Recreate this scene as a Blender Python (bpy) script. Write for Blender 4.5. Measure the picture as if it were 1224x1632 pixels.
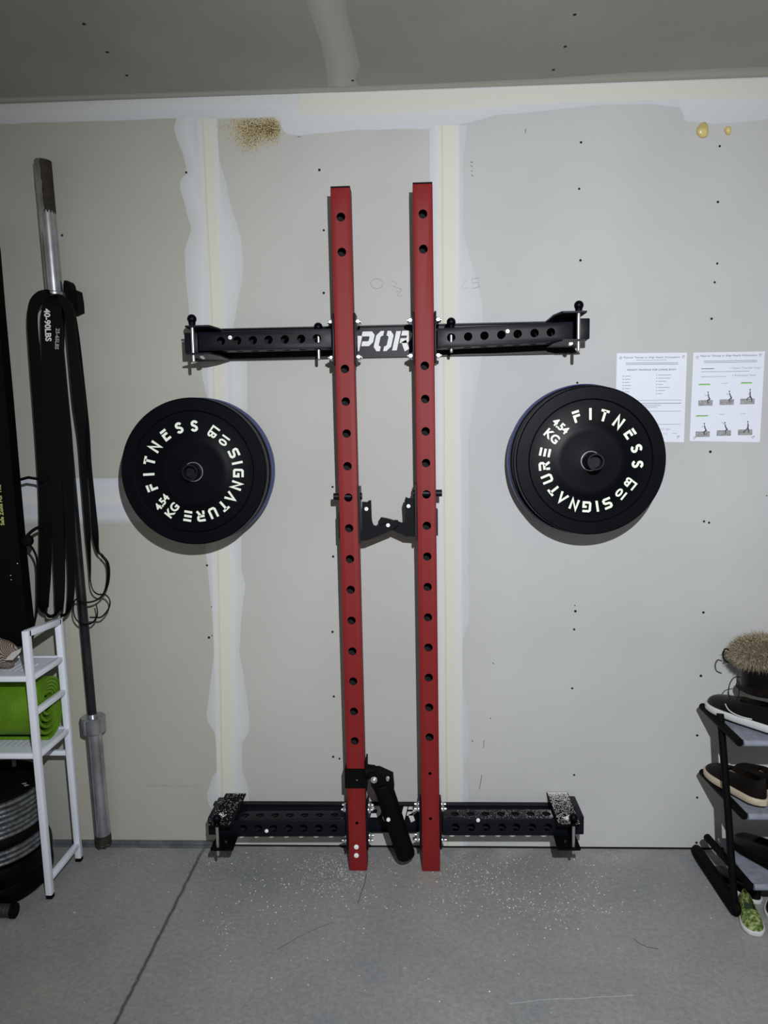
import bpy, bmesh, math, random
import numpy as np
from mathutils import Vector, Matrix
random.seed(7); rng = np.random.default_rng(7)
R = math.radians; PI = math.pi
for o in list(bpy.data.objects): bpy.data.objects.remove(o)
SC = bpy.context.scene; COL = SC.collection
# ------------------------------------------------------------------ camera
# world: x right, y into the wall (garage wall face is y = 0), z up, floor z = 0
F_PX, PITCH, YAW, ROLL = 1180.0, R(6.167), R(2.3854), R(0.9458)
CAM = Vector((0, -2.37198, 1.39944))
_F = Vector((-math.sin(YAW)*math.cos(PITCH), math.cos(YAW)*math.cos(PITCH), -math.sin(PITCH)))
_r = Vector((math.cos(YAW), math.sin(YAW), 0)); _u = _r.cross(_F)
_R = _r*math.cos(ROLL) - _u*math.sin(ROLL); _U = _r*math.sin(ROLL) + _u*math.cos(ROLL)
cd = bpy.data.cameras.new('camera'); cam = bpy.data.objects.new('camera', cd); COL.objects.link(cam)
m = Matrix((_R, _U, -_F)).transposed().to_4x4(); m.translation = CAM; cam.matrix_world = m
cd.sensor_fit = 'VERTICAL'; cd.sensor_height = 36; cd.lens = 36*F_PX/1632; cd.clip_start = .05
SC.camera = cam
# ------------------------------------------------------------------ light
w = bpy.data.worlds.new('world'); SC.world = w; w.use_nodes = True
w.node_tree.nodes['Background'].inputs[0].default_value = (1.0, .96, .88, 1)
w.node_tree.nodes['Background'].inputs[1].default_value = 0.27
ld = bpy.data.lights.new('hand_lamp', 'SPOT'); lo = bpy.data.objects.new('hand_lamp', ld); COL.objects.link(lo)
lo.location = (.2, -2.5, 1.85); ld.energy = 268; ld.spot_size = R(110); ld.spot_blend = 1.0
ld.shadow_soft_size = .012; ld.color = (.94, .97, 1.0)
lo.rotation_euler = (Vector((.38, 0, 1.02)) - lo.location).to_track_quat('-Z', 'Y').to_euler()
vs = SC.view_settings; vs.view_transform = 'Standard'; vs.look = 'None'; vs.exposure = 0; vs.gamma = 1
vs.use_curve_mapping = False

# ------------------------------------------------------------------ pixel -> place helpers
def ray(x, y): return _F + _R*((x-612)/F_PX) - _U*((y-816)/F_PX)
def pw(x, y, off=0.0):            # point on the plane `off` metres in front of the wall
    d = ray(x, y); return CAM + d*((-off-CAM.y)/d.y)
def pz(x, y, z=0.0):              # point on a level plane
    d = ray(x, y); return CAM + d*((z-CAM.z)/d.z)
H = 2.4305
# ------------------------------------------------------------------ materials
def rgb(r, g, b): return tuple(((c/255)/12.92 if c/255 <= .04045 else ((c/255+.055)/1.055)**2.4) for c in (r, g, b)) + (1,)
MATS = {}
def mat(name, col, rough=.5, metal=0, bump=0, bscale=200, var=0, vscale=8, spec=.5, col2=None, coat=0):
    if name in MATS: return MATS[name]
    m = bpy.data.materials.new(name); m.use_nodes = True; nt = m.node_tree; b = nt.nodes['Principled BSDF']
    b.inputs['Base Color'].default_value = col; b.inputs['Roughness'].default_value = rough
    b.inputs['Metallic'].default_value = metal; b.inputs['Specular IOR Level'].default_value = spec
    b.inputs['Coat Weight'].default_value = coat
    tc = nt.nodes.new('ShaderNodeTexCoord')
    if var or col2:
        n = nt.nodes.new('ShaderNodeTexNoise'); n.inputs['Scale'].default_value = vscale; n.inputs['Detail'].default_value = 6
        nt.links.new(tc.outputs['Object'], n.inputs['Vector'])
        rp = nt.nodes.new('ShaderNodeValToRGB'); rp.color_ramp.elements[0].position = .35; rp.color_ramp.elements[1].position = .65
        a = col; c2 = col2 or tuple(min(1, c*(1+var)) for c in col[:3])+(1,)
        if not col2: a = tuple(c*(1-var) for c in col[:3])+(1,)
        rp.color_ramp.elements[0].color = a; rp.color_ramp.elements[1].color = c2
        nt.links.new(n.outputs['Fac'], rp.inputs[0]); nt.links.new(rp.outputs[0], b.inputs['Base Color'])
    if bump:
        n2 = nt.nodes.new('ShaderNodeTexNoise'); n2.inputs['Scale'].default_value = bscale; n2.inputs['Detail'].default_value = 3
        nt.links.new(tc.outputs['Object'], n2.inputs['Vector'])
        bp = nt.nodes.new('ShaderNodeBump'); bp.inputs['Strength'].default_value = bump; bp.inputs['Distance'].default_value = .002
        nt.links.new(n2.outputs['Fac'], bp.inputs['Height']); nt.links.new(bp.outputs[0], b.inputs['Normal'])
    MATS[name] = m; return m
RED = mat('red_powder_coat', (.185, .011, .012, 1), .55, spec=.24, bump=.15, bscale=500)
BLK = mat('black_powder_coat', (.0026, .0036, .0076, 1), .46, bump=.06, bscale=500, spec=.21)
BLKM = mat('black_matte', (.0012, .0012, .0015, 1), .7, spec=.1)
RUB = mat('black_rubber', (.0008, .0011, .0028, 1), .4, spec=.10, bump=.05, bscale=60)
BLUE = mat('navy_rubber', (.035, .05, .17, 1), .5)
STEEL = mat('chrome_steel', (.42, .43, .46, 1), .3, .88, var=.25, vscale=14)
SHAFT = mat('dark_oxide_steel', (.035, .037, .042, 1), .35, .8, var=.5, vscale=9)
ZINC = mat('zinc_bolt', (.75, .75, .78, 1), .3, 1)
WCAP = mat('white_cap', (.8, .8, .8, 1), .4)
LET = mat('cream_letters', (.74, .78, .68, 1), .5)
SLET = mat('silver_letters', (.62, .62, .62, 1), .5)
WHITE = mat('white_enamel', (.76, .80, .90, 1), .35)
HOLE = mat('dark_hole', (.004, .004, .004, 1), .9)
TAR = mat('brown_residue', (.018, .013, .008, 1), .8, bump=.6, bscale=120, var=.5, vscale=60)
BAND = mat('black_latex', (.0010, .0012, .0018, 1), .5, spec=.14)
IRON = mat('hammered_silver_iron', (.16, .17, .18, 1), .45, .7, bump=.9, bscale=90, var=.4, vscale=60)
GREEN = None

# ------------------------------------------------------------------ mesh helpers
class MB:
    def __init__(s): s.bm = bmesh.new(); s.uv = None
    def poly(s, pts):
        try: return s.bm.faces.new([s.bm.verts.new(p) for p in pts])
        except ValueError: return None
    def box(s, lo, hi, M=None, bev=0):
        lo, hi = Vector(lo), Vector(hi); c = (lo+hi)/2; d = hi-lo
        g = bmesh.ops.create_cube(s.bm, size=1, matrix=Matrix.Translation(c) @ Matrix.Diagonal((d.x, d.y, d.z, 1)))
        vs_ = g['verts']
        if bev:
            es = list({e for v in vs_ for e in v.link_edges})
            r = bmesh.ops.bevel(s.bm, geom=es, offset=bev, segments=2, affect='EDGES', profile=.5)
            vs_ = list({v for f in r['faces'] for v in f.verts} | {v for v in vs_ if v.is_valid})
        if M is not None: bmesh.ops.transform(s.bm, matrix=M, verts=vs_)
        return s
    def cyl(s, a, b, r, r2=None, n=24, cap=True):
        a, b = Vector(a), Vector(b); d = b-a
        q = d.to_track_quat('Z', 'Y').to_matrix().to_4x4()
        bmesh.ops.create_cone(s.bm, cap_ends=cap, segments=n, radius1=r, radius2=r if r2 is None else r2, depth=d.length,
                              matrix=Matrix.Translation((a+b)/2) @ q)
        return s
    def sph(s, c, r, n=20, M=None, sc=(1, 1, 1)):
        bmesh.ops.create_uvsphere(s.bm, u_segments=n, v_segments=n//2, radius=1, matrix=Matrix.Translation(c) @ (M or Matrix()) @ Matrix.Diagonal((r*sc[0], r*sc[1], r*sc[2], 1)))
        return s
    def prism(s, pts, vec):      # polygon extruded by vec
        vec = Vector(vec); a = [s.bm.verts.new(p) for p in pts]; b = [s.bm.verts.new(Vector(p)+vec) for p in pts]
        n = len(pts); s.bm.faces.new(a); s.bm.faces.new(b[::-1])
        for i in range(n): s.bm.faces.new((a[i], b[i], b[(i+1) % n], a[(i+1) % n]))
        return s
    def lathe(s, prof, M, n=64, closed=False):   # prof (r, h) about local z
        rings = []
        for r, h in prof:
            rings.append([s.bm.verts.new(M @ Vector((r*math.cos(2*PI*i/n), r*math.sin(2*PI*i/n), h))) for i in range(n)])
        k = len(rings)
        for j in range(k if closed else k-1):
            A, B = rings[j], rings[(j+1) % k]
            for i in range(n): s.bm.faces.new((A[i], A[(i+1) % n], B[(i+1) % n], B[i]))
        return s
    def sweep(s, pts, r, n=8, closed=False, radii=None):
        pts = [Vector(p) for p in pts]; k = len(pts); rings = []; up = Vector((0, 0, 1))
        for i, p in enumerate(pts):
            t = (pts[(i+1) % k]-pts[i-1]) if closed else (pts[min(i+1, k-1)]-pts[max(i-1, 0)])
            t.normalize()
            if i == 0:
                sd = t.cross(up)
                if sd.length < .1: sd = t.cross(Vector((0, 1, 0)))
            else: sd = sd - t*sd.dot(t)
            sd.normalize(); u2 = sd.cross(t); rr = radii[i] if radii else r
            rings.append([s.bm.verts.new(p + (sd*math.cos(2*PI*j/n)+u2*math.sin(2*PI*j/n))*rr) for j in range(n)])
        for i in range(k if closed else k-1):
            A, B = rings[i], rings[(i+1) % k]
            for j in range(n): s.bm.faces.new((A[j], A[(j+1) % n], B[(j+1) % n], B[j]))
        if not closed: s.bm.faces.new(rings[0]); s.bm.faces.new(rings[-1][::-1])
        return s
    def ribbon(s, pts, wid, dirs, th):   # flat strap: centre points, widths, width directions, thickness
        k = len(pts); rings = []
        for i in range(k):
            p = Vector(pts[i]); t = (Vector(pts[min(i+1, k-1)])-Vector(pts[max(i-1, 0)])).normalized()
            d = Vector(dirs[i]); d = (d - t*d.dot(t)); d.normalize(); n_ = t.cross(d)
            rings.append([s.bm.verts.new(p + d*a*wid[i]/2 + n_*b*th/2) for a, b in ((-1, -1), (1, -1), (1, 1), (-1, 1))])
        for i in range(k-1):
            A, B = rings[i], rings[i+1]
            for j in range(4): s.bm.faces.new((A[j], A[(j+1) % 4], B[(j+1) % 4], B[j]))
        s.bm.faces.new(rings[0]); s.bm.faces.new(rings[-1][::-1]); return s
    def mesh(s, name, smooth=None):
        bmesh.ops.recalc_face_normals(s.bm, faces=s.bm.faces)
        me = bpy.data.meshes.new(name); s.bm.to_mesh(me); s.bm.free()
        if smooth:
            me.polygons.foreach_set('use_smooth', [True]*len(me.polygons)); me.set_sharp_from_angle(angle=R(smooth))
        return me
    def build(s, name, m, parent=None, smooth=35):
        o = bpy.data.objects.new(name, s.mesh(name, smooth)); COL.objects.link(o)
        if m: o.data.materials.append(m)
        if parent:
            o.parent = parent; o.matrix_parent_inverse = Matrix.Translation(parent.location).inverted()
        return o
def tag(o, label=None, cat=None, group=None, kind=None):
    if label: o['label'] = label
    if cat: o['category'] = cat
    if group: o['group'] = group
    if kind: o['kind'] = kind
    return o
def thing(name, label, cat, loc=(0, 0, 0), group=None):
    o = bpy.data.objects.new(name, None); COL.objects.link(o); o.location = loc; o.empty_display_size = .05
    return tag(o, label, cat, group)
def cut(o, cutter):      # boolean-subtract a mesh from o and keep the result
    c = bpy.data.objects.new('c', cutter.mesh('c')); COL.objects.link(c)
    md = o.modifiers.new('b', 'BOOLEAN'); md.operation = 'DIFFERENCE'; md.object = c; md.solver = 'EXACT'
    dg = bpy.context.evaluated_depsgraph_get(); dg.update()
    me = bpy.data.meshes.new_from_object(o.evaluated_get(dg)); o.modifiers.clear(); o.data = me
    bpy.data.objects.remove(c); me.set_sharp_from_angle(angle=R(35))
def catmull(P, n=8, closed=False):
    P = [np.array(p, float) for p in P]; out = []; k = len(P)
    for i in range(k if closed else k-1):
        if closed: a, b, c, d = P[i-1], P[i], P[(i+1) % k], P[(i+2) % k]
        else: a, b, c, d = P[max(i-1, 0)], P[i], P[i+1], P[min(i+2, k-1)]
        for j in range(n):
            t = j/n; out.append(.5*((2*b)+(-a+c)*t+(2*a-5*b+4*c-d)*t*t+(-a+3*b-3*c+d)*t**3))
    if not closed: out.append(P[-1])
    return out
def text_mesh(txt, size, bold=0, ext=.0004, align='CENTER', spacing=1.0, shear=0):
    c = bpy.data.curves.new('t', 'FONT'); c.body = txt; c.size = size; c.offset = bold; c.extrude = ext
    c.align_x = align; c.align_y = 'CENTER'; c.space_character = spacing; c.shear = shear; c.resolution_u = 3
    o = bpy.data.objects.new('t', c); COL.objects.link(o)
    dg = bpy.context.evaluated_depsgraph_get(); dg.update()
    me = bpy.data.meshes.new_from_object(o.evaluated_get(dg)); bpy.data.objects.remove(o); return me
def add_mesh(mb, me, M):
    bm2 = bmesh.new(); bm2.from_mesh(me); bmesh.ops.transform(bm2, matrix=M, verts=bm2.verts)
    t = bpy.data.meshes.new('x'); bm2.to_mesh(t); bm2.free(); mb.bm.from_mesh(t)
def frame(o, x, y, z=None):          # matrix from origin and x, y axes
    x = Vector(x).normalized(); y = Vector(y); y = (y-x*y.dot(x)).normalized(); z = x.cross(y)
    M_ = Matrix((x, y, z)).transposed().to_4x4(); M_.translation = Vector(o); return M_
WALLF = lambda p: frame(p, (1, 0, 0), (0, 0, 1))     # text facing the room
# stencil lettering drawn as strokes, glyph box: width w, height 1
def arc(cx, cy, rx, ry, a0, a1, n=8): return [(cx+rx*math.cos(R(a0+(a1-a0)*i/n)), cy+ry*math.sin(R(a0+(a1-a0)*i/n))) for i in range(n+1)]
T = .11   # half stroke
GL = {
 'F': (.62, [[(.0, .89), (.62, .89)], [(.11, 0), (.11, .52), (.24, .60), (.24, .52), (.58, .52)]]),
 'f': (.62, [[(.0, .89), (.62, .89)], [(.11, 0), (.11, .55), (.60, .55)]]),
 'e': (.62, [[(.04, .89), (.62, .89)], [(.62, .11), (.11, .11), (.11, .58), (.56, .58)]]),
 'I': (.22, [[(.11, 0), (.11, 1)]]),
 'T': (.7, [[(0, .89), (.7, .89)], [(.35, .89), (.35, 0)]]),
 'N': (.76, [[(.11, 0), (.11, .93), (.65, .07), (.65, 1)]]),
 'S': (.66, [arc(.33, .7, .22, .19, 20, 250, 9)[:-1] + [(.36, .51)] + arc(.33, .3, .22, .19, 70, -160, 9)]),
 's': (.8, [[(.78, .89), (.22, .89), (.12, .8), (.12, .62), (.22, .52), (.58, .48), (.68, .38), (.68, .2), (.58, .11), (.02, .11)]]),
 'G': (.8, [[(.76, .89), (.2, .89), (.11, .8), (.11, .2), (.2, .11), (.69, .11), (.69, .5), (.4, .5)]]),
 'A': (.84, [[(.08, 0), (.42, .9), (.76, 0)]]),
 'U': (.78, [[(.11, 1), (.11, .22), (.22, .11), (.56, .11), (.67, .22), (.67, 1)]]),
 'R': (.78, [[(.11, 0), (.11, .34)], [(.0, .89), (.56, .89), (.66, .8), (.66, .6), (.56, .5), (.05, .5)], [(.4, .46), (.7, 0)]]),
 'E': (.74, [[(0, .89), (.74, .89)], [(0, .5), (.7, .5)], [(0, .11), (.74, .11)]]),
 'P': (.86, [[(.11, 0), (.11, .8)], [(.2, .89), (.65, .89), (.76, .78), (.76, .5), (.65, .38), (.3, .38)]]),
 'O': (.9, [[(.36, .9), (.24, .9), (.11, .75), (.11, .25), (.24, .1), (.36, .1)], [(.54, .1), (.66, .1), (.79, .25), (.79, .75), (.66, .9), (.54, .9)]]),
 'r': (.86, [[(.11, 0), (.11, 1)], [(.3, .89), (.65, .89), (.74, .8), (.74, .62), (.65, .5), (.3, .5)], [(.5, .48), (.78, 0)]]),
 'z': (.86, [[(.8, .89), (.25, .89), (.13, .78), (.13, .62), (.25, .5), (.6, .5), (.72, .38), (.72, .22), (.6, .11), (.02, .11)]]),
}
def glyph(mb, ch, M, h, ht, th=T, shear=0):
    wd, strokes = GL[ch]
    for st in strokes:
        L_, R_ = [], []
        n = len(st)
        for i, p in enumerate(st):
            p = Vector(p)
            d0 = (Vector(st[i])-Vector(st[i-1])).normalized() if i > 0 else None
            d1 = (Vector(st[i+1])-Vector(st[i])).normalized() if i < n-1 else None
            d = d1 if d0 is None else d0 if d1 is None else (d0+d1).normalized()
            nn = Vector((-d.y, d.x)); k = 1
            if d0 is not None and d1 is not None: k = min(1/max(.35, nn.dot(Vector((-d1.y, d1.x)))), 2.2)
            L_.append(p+nn*th*k); R_.append(p-nn*th*k)
        for i in range(n-1):
            q = [L_[i], L_[i+1], R_[i+1], R_[i]]
            q = [M @ Vector(((v.x+shear*v.y-wd/2)*h, (v.y-.5)*h, 0)) for v in q]
            nz = (M.to_3x3() @ Vector((0, 0, 1)))*ht
            mb.prism(q, nz)

# ================================================================== SETTING
def nodes(m): return m.node_tree.nodes, m.node_tree.links
def wall_mat():
    m = mat('drywall_paper', (.5, .5, .5, 1), .9, bump=.12, bscale=350, spec=.15); N, L = nodes(m); b = N['Principled BSDF']
    tc = N.new('ShaderNodeTexCoord'); sx = N.new('ShaderNodeSeparateXYZ'); L.new(tc.outputs['Object'], sx.inputs[0])
    mr = N.new('ShaderNodeMapRange'); mr.inputs[1].default_value = -1.5; mr.inputs[2].default_value = 1.5; L.new(sx.outputs[0], mr.inputs[0])
    rp = N.new('ShaderNodeValToRGB'); L.new(mr.outputs[0], rp.inputs[0]); e = rp.color_ramp.elements
    e[0].position = .27; e[0].color = (.40, .40, .355, 1); e[1].position = .30; e[1].color = (.445, .445, .42, 1)
    x = e.new(.5); x.color = (.45, .45, .435, 1); x = e.new(.56); x.color = (.47, .475, .475, 1)
    n = N.new('ShaderNodeTexNoise'); n.inputs['Scale'].default_value = 2.2; n.inputs['Detail'].default_value = 8; L.new(tc.outputs['Object'], n.inputs['Vector'])
    mx = N.new('ShaderNodeMix'); mx.data_type = 'RGBA'; mx.blend_type = 'MULTIPLY'; mx.inputs[0].default_value = 1
    r2 = N.new('ShaderNodeValToRGB'); r2.color_ramp.elements[0].position = .3; r2.color_ramp.elements[0].color = (.9, .9, .9, 1); r2.color_ramp.elements[1].position = .7; r2.color_ramp.elements[1].color = (1, 1, 1, 1)
    L.new(n.outputs['Fac'], r2.inputs[0]); L.new(rp.outputs[0], mx.inputs[6]); L.new(r2.outputs[0], mx.inputs[7]); L.new(mx.outputs[2], b.inputs['Base Color'])
    return m
WALL = wall_mat()
wall = MB().box((-2.2, 0, -.05), (1.9, .12, H+.1)).build('wall_back', WALL, smooth=None); tag(wall, 'unpainted taped drywall garage wall behind the rack', kind='structure')
CEIL = mat('ceiling_drywall', (.33, .325, .29, 1), .9, bump=.3, bscale=250, var=.06, vscale=3, spec=.1)
ceil = MB().box((-2.2, -3.4, H), (1.9, .0, H+.08)).build('ceiling', CEIL, smooth=None); tag(ceil, 'grey drywall ceiling with one pale taped seam', kind='structure')
def floor_mat():
    m = mat('concrete', (.1, .1, .1, 1), .62, bump=.35, bscale=160, spec=.35); N, L = nodes(m); b = N['Principled BSDF']
    tc = N.new('ShaderNodeTexCoord')
    def noise(sc, det=6, rough=.6):
        n = N.new('ShaderNodeTexNoise'); n.inputs['Scale'].default_value = sc; n.inputs['Detail'].default_value = det; n.inputs['Roughness'].default_value = rough
        L.new(tc.outputs['Object'], n.inputs['Vector']); return n
    def ramp(src, p0, c0, p1, c1):
        r_ = N.new('ShaderNodeValToRGB'); r_.color_ramp.elements[0].position = p0; r_.color_ramp.elements[0].color = c0
        r_.color_ramp.elements[1].position = p1; r_.color_ramp.elements[1].color = c1; L.new(src, r_.inputs[0]); return r_
    def mix(kind, f, a, c):
        x = N.new('ShaderNodeMix'); x.data_type = 'RGBA'; x.blend_type = kind
        if isinstance(f, float): x.inputs[0].default_value = f
        else: L.new(f, x.inputs[0])
        L.new(a, x.inputs[6]); L.new(c, x.inputs[7]); return x
    base = ramp(noise(2.6, 10).outputs['Fac'], .35, (.24, .25, .26, 1), .65, (.31, .30, .285, 1))
    fine = ramp(noise(70, 8, .75).outputs['Fac'], .3, (.72, .72, .72, 1), .7, (1.12, 1.12, 1.12, 1))
    a = mix('MULTIPLY', 1.0, base.outputs[0], fine.outputs[0])
    sx = N.new('ShaderNodeSeparateXYZ'); L.new(tc.outputs['Object'], sx.inputs[0])
    nz = noise(22, 4); ad = N.new('ShaderNodeMath'); ad.operation = 'MULTIPLY_ADD'; ad.inputs[1].default_value = .012; L.new(nz.outputs['Fac'], ad.inputs[0]); L.new(sx.outputs[0], ad.inputs[2])
    sb = N.new('ShaderNodeMath'); sb.operation = 'ADD'; sb.inputs[1].default_value = .732-.006; L.new(ad.outputs[0], sb.inputs[0])
    ab = N.new('ShaderNodeMath'); ab.operation = 'ABSOLUTE'; L.new(sb.outputs[0], ab.inputs[0])
    ln = ramp(ab.outputs[0], .0018, (.22, .2, .18, 1), .0065, (1, 1, 1, 1))
    c = mix('MULTIPLY', 1.0, a.outputs[2], ln.outputs[0])
    # powder dust near the wall
    my = N.new('ShaderNodeMapRange'); my.inputs[1].default_value = -.10; my.inputs[2].default_value = -.0; L.new(sx.outputs[1], my.inputs[0])
    d1 = ramp(noise(5, 4).outputs['Fac'], .5, (0, 0, 0, 1), .72, (1, 1, 1, 1)); mm = N.new('ShaderNodeMath'); mm.operation = 'MULTIPLY'
    L.new(my.outputs[0], mm.inputs[0]); L.new(d1.outputs[0], mm.inputs[1])
    m3 = N.new('ShaderNodeMath'); m3.operation = 'MULTIPLY'; m3.inputs[1].default_value = .45; L.new(mm.outputs[0], m3.inputs[0])
    wcol = N.new('ShaderNodeRGB'); wcol.outputs[0].default_value = (.5, .52, .56, 1)
    dd = mix('MIX', m3.outputs[0], c.outputs[2], wcol.outputs[0]); L.new(dd.outputs[2], b.inputs['Base Color'])
    return m
FLOOR = floor_mat()
floor = MB().box((-2.2, -3.4, -.06), (1.9, 0, 0)).build('floor', FLOOR, smooth=None); tag(floor, 'grey concrete garage floor with a sawn control joint', kind='structure')
# sill strip and dark gap under the drywall
SILL = mat('grey_sill', (.10, .11, .115, 1), .7, var=.25, vscale=30)
bb = MB(); bb.box((-2.2, -.010, 0), (-.70, 0, .020)); bb.box((-2.2, -.016, 0), (-.70, 0, .010))
tag(bb.build('baseboard_back', SILL, smooth=None), 'grey sill strip along the bottom of the left drywall', kind='structure')
gp = MB(); gp.box((-.70, -.002, 0), (1.9, 0, .006)); gp.build('floor_gap', HOLE, wall, smooth=None)

# joint compound and paper tape: thin trowelled layers with their own outlines
def comp_mat(name, stops, rough=.8):
    m = mat(name, (.6, .6, .6, 1), rough, spec=.2, bump=.1, bscale=40); N, L = nodes(m); b = N['Principled BSDF']
    uv = N.new('ShaderNodeUVMap'); tc = N.new('ShaderNodeTexCoord')
    mp = N.new('ShaderNodeMapping'); mp.inputs['Scale'].default_value = (30, 30, 1.5) if 'horizontal' not in name else (1.5, 30, 30)
    n = N.new('ShaderNodeTexNoise'); n.inputs['Scale'].default_value = 1.0; n.inputs['Detail'].default_value = 3
    L.new(tc.outputs['Object'], mp.inputs[0]); L.new(mp.outputs[0], n.inputs['Vector'])
    sx = N.new('ShaderNodeSeparateXYZ'); L.new(uv.outputs[0], sx.inputs[0])
    ad = N.new('ShaderNodeMath'); ad.operation = 'MULTIPLY_ADD'; ad.inputs[1].default_value = .12; L.new(n.outputs['Fac'], ad.inputs[0]); L.new(sx.outputs[0], ad.inputs[2])
    s2 = N.new('ShaderNodeMath'); s2.operation = 'SUBTRACT'; s2.inputs[1].default_value = .06; L.new(ad.outputs[0], s2.inputs[0])
    rp = N.new('ShaderNodeValToRGB'); L.new(s2.outputs[0], rp.inputs[0]); e = rp.color_ramp.elements
    e[0].position, e[0].color = stops[0]; e[1].position, e[1].color = stops[-1]
    for p, c in stops[1:-1]: q = e.new(p); q.color = c
    L.new(rp.outputs[0], b.inputs['Base Color']); return m
B1 = (.50, .515, .54, 1); B2 = (.545, .56, .575, 1); C1 = (.58, .57, .51, 1); C2 = (.565, .545, .475, 1)
JC_V = comp_mat('joint_compound_vertical', [(0, (.47, .48, .48, 1)), (.3, B2), (.5, B1), (.7, B2), (1, (.48, .495, .495, 1))])
JC_V2 = comp_mat('joint_compound_vertical_pale', [(0, B1), (.3, B2), (.68, (.51, .52, .53, 1)), (1, (.475, .483, .49, 1))])
JC_H = comp_mat('joint_compound_horizontal', [(0, (.52, .53, .53, 1)), (.5, B2), (1, B1)])
JC_HL = comp_mat('joint_compound_horizontal_low', [(0, B1), (.1, (.54, .56, .62, 1)), (.3, B2), (.5, (.58, .58, .57, 1)), (.7, (.50, .52, .58, 1)), (.85, B2), (1, (.42, .43, .42, 1))])
CREAM = comp_mat('paper_tape_horizontal', [(0, (.55, .55, .51, 1)), (.5, (.56, .545, .495, 1)), (1, (.55, .55, .51, 1))])
CRV = comp_mat('paper_tape_vertical', [(.02, B2), (.2, (.575, .565, .52, 1)), (.28, (.50, .485, .42, 1)), (.33, C1), (.6, (.575, .56, .495, 1)), (.8, (.57, .565, .53, 1)), (.98, B2)])
CREAM2 = comp_mat('paper_tape_dull', [(0, (.44, .43, .37, 1)), (.5, (.46, .44, .37, 1)), (1, (.43, .43, .39, 1))])
CJ = comp_mat('joint_compound_ceiling', [(0, (.38, .38, .36, 1)), (.25, (.42, .42, .41, 1)), (.4, (.47, .45, .40, 1)), (.6, (.45, .44, .41, 1)), (1, (.37, .37, .36, 1))])
def strip(name, A, B, m, th=.0006, axis='y', jit=.0012, plane=None, step=.012, parent=None, base=0.0):
    f = plane or (lambda x, y: pw(x, y, 0)); nrm = Vector((0, -1, 0)) if plane is None else Vector((0, 0, -1))
    k = 1 if axis == 'y' else 0
    a0 = max(min(p[k] for p in A), min(p[k] for p in B)); a1 = min(max(p[k] for p in A), max(p[k] for p in B))
    n = max(4, int((a1-a0)/4)); ts = np.linspace(a0, a1, n)
    A = sorted(A, key=lambda p: p[k]); B = sorted(B, key=lambda p: p[k])
    ia = np.interp(ts, [p[k] for p in A], [p[1-k] for p in A]); ib = np.interp(ts, [p[k] for p in B], [p[1-k] for p in B])
    sm = np.convolve(rng.normal(size=n+4), np.ones(5)/5, 'valid'); sm2 = np.convolve(rng.normal(size=n+4), np.ones(5)/5, 'valid')
    bm = bmesh.new(); uvl = bm.loops.layers.uv.new('UVMap'); rows = []
    for i, t in enumerate(ts):
        ea, eb = ia[i]+sm[i]*jit*500, ib[i]+sm2[i]*jit*500
        pa = f(ea, t) if k == 1 else f(t, ea); pb = f(eb, t) if k == 1 else f(t, eb)
        row = []
        for j in range(5):
            u = j/4; p = pa.lerp(pb, u)+nrm*(base+(th if 0 < j < 4 else th*.3)); row.append((bm.verts.new(p), u))
        rows.append([(bm.verts.new(pa), 0.0)] + row + [(bm.verts.new(pb), 1.0)])
    for i in range(n-1):
        for j in range(6):
            q = [rows[i][j], rows[i][j+1], rows[i+1][j+1], rows[i+1][j]]
            fc = bm.faces.new([x[0] for x in q])
            for lp, x in zip(fc.loops, q): lp[uvl].uv = (x[1], i/n)
    bmesh.ops.recalc_face_normals(bm, faces=bm.faces)
    # make sure normals face the room
    s_ = sum(1 if fc.normal.dot(nrm) > 0 else -1 for fc in bm.faces)
    if s_ < 0: bmesh.ops.reverse_faces(bm, faces=bm.faces)
    me = bpy.data.meshes.new(name); bm.to_mesh(me); bm.free(); me.materials.append(m)
    o = bpy.data.objects.new(name, me); COL.objects.link(o); o.parent = parent or wall; return o
VL = [(282, 186), (277, 205), (283, 225), (292, 245), (297, 265), (296, 280), (288, 284), (287, 300), (293, 320), (298, 340), (305, 365), (300, 380), (294, 400), (296, 440), (301, 490), (302, 520), (318, 560), (323, 605), (332, 640), (328, 700), (328, 880), (332, 916), (337, 974), (342, 1038), (335, 1093), (329, 1137), (331, 1151), (342, 1167), (348, 1195), (346, 1228), (338, 1239), (330, 1264), (331, 1280), (339, 1291), (345, 1345)]
VR = [(345, 186), (347, 220), (350, 255), (360, 290), (366, 320), (374, 345), (384, 380), (388, 420), (385, 450), (372, 520), (394, 560), (394, 700), (385, 850), (385, 905), (391, 933), (385, 982), (382, 1040), (390, 1090), (398, 1140), (397, 1167), (386, 1184), (386, 1228), (396, 1258), (397, 1278), (398, 1347)]
strip('joint_compound', VL, VR, JC_V)
strip('joint_compound', [(684, 200), (690, 500), (697, 1349)], [(744, 200), (738, 260), (738, 370), (752, 420), (768, 480), (770, 560), (756, 640), (746, 700), (748, 773), (746, 865), (748, 987), (735, 1031), (735, 1086), (746, 1126), (748, 1196), (740, 1226), (746, 1251), (746, 1349)], JC_V2)
strip('paper_tape', [(314, 190), (330, 500), (338, 900), (348, 1345)], [(346, 190), (360, 500), (374, 900), (376, 1345)], CRV, base=.0004, jit=.0003)
strip('paper_tape', [(694, 200), (697, 500), (699, 900), (704, 1349)], [(732, 200), (732, 500), (736, 900), (738, 1349)], CRV, base=.0004, jit=.0003)
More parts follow.
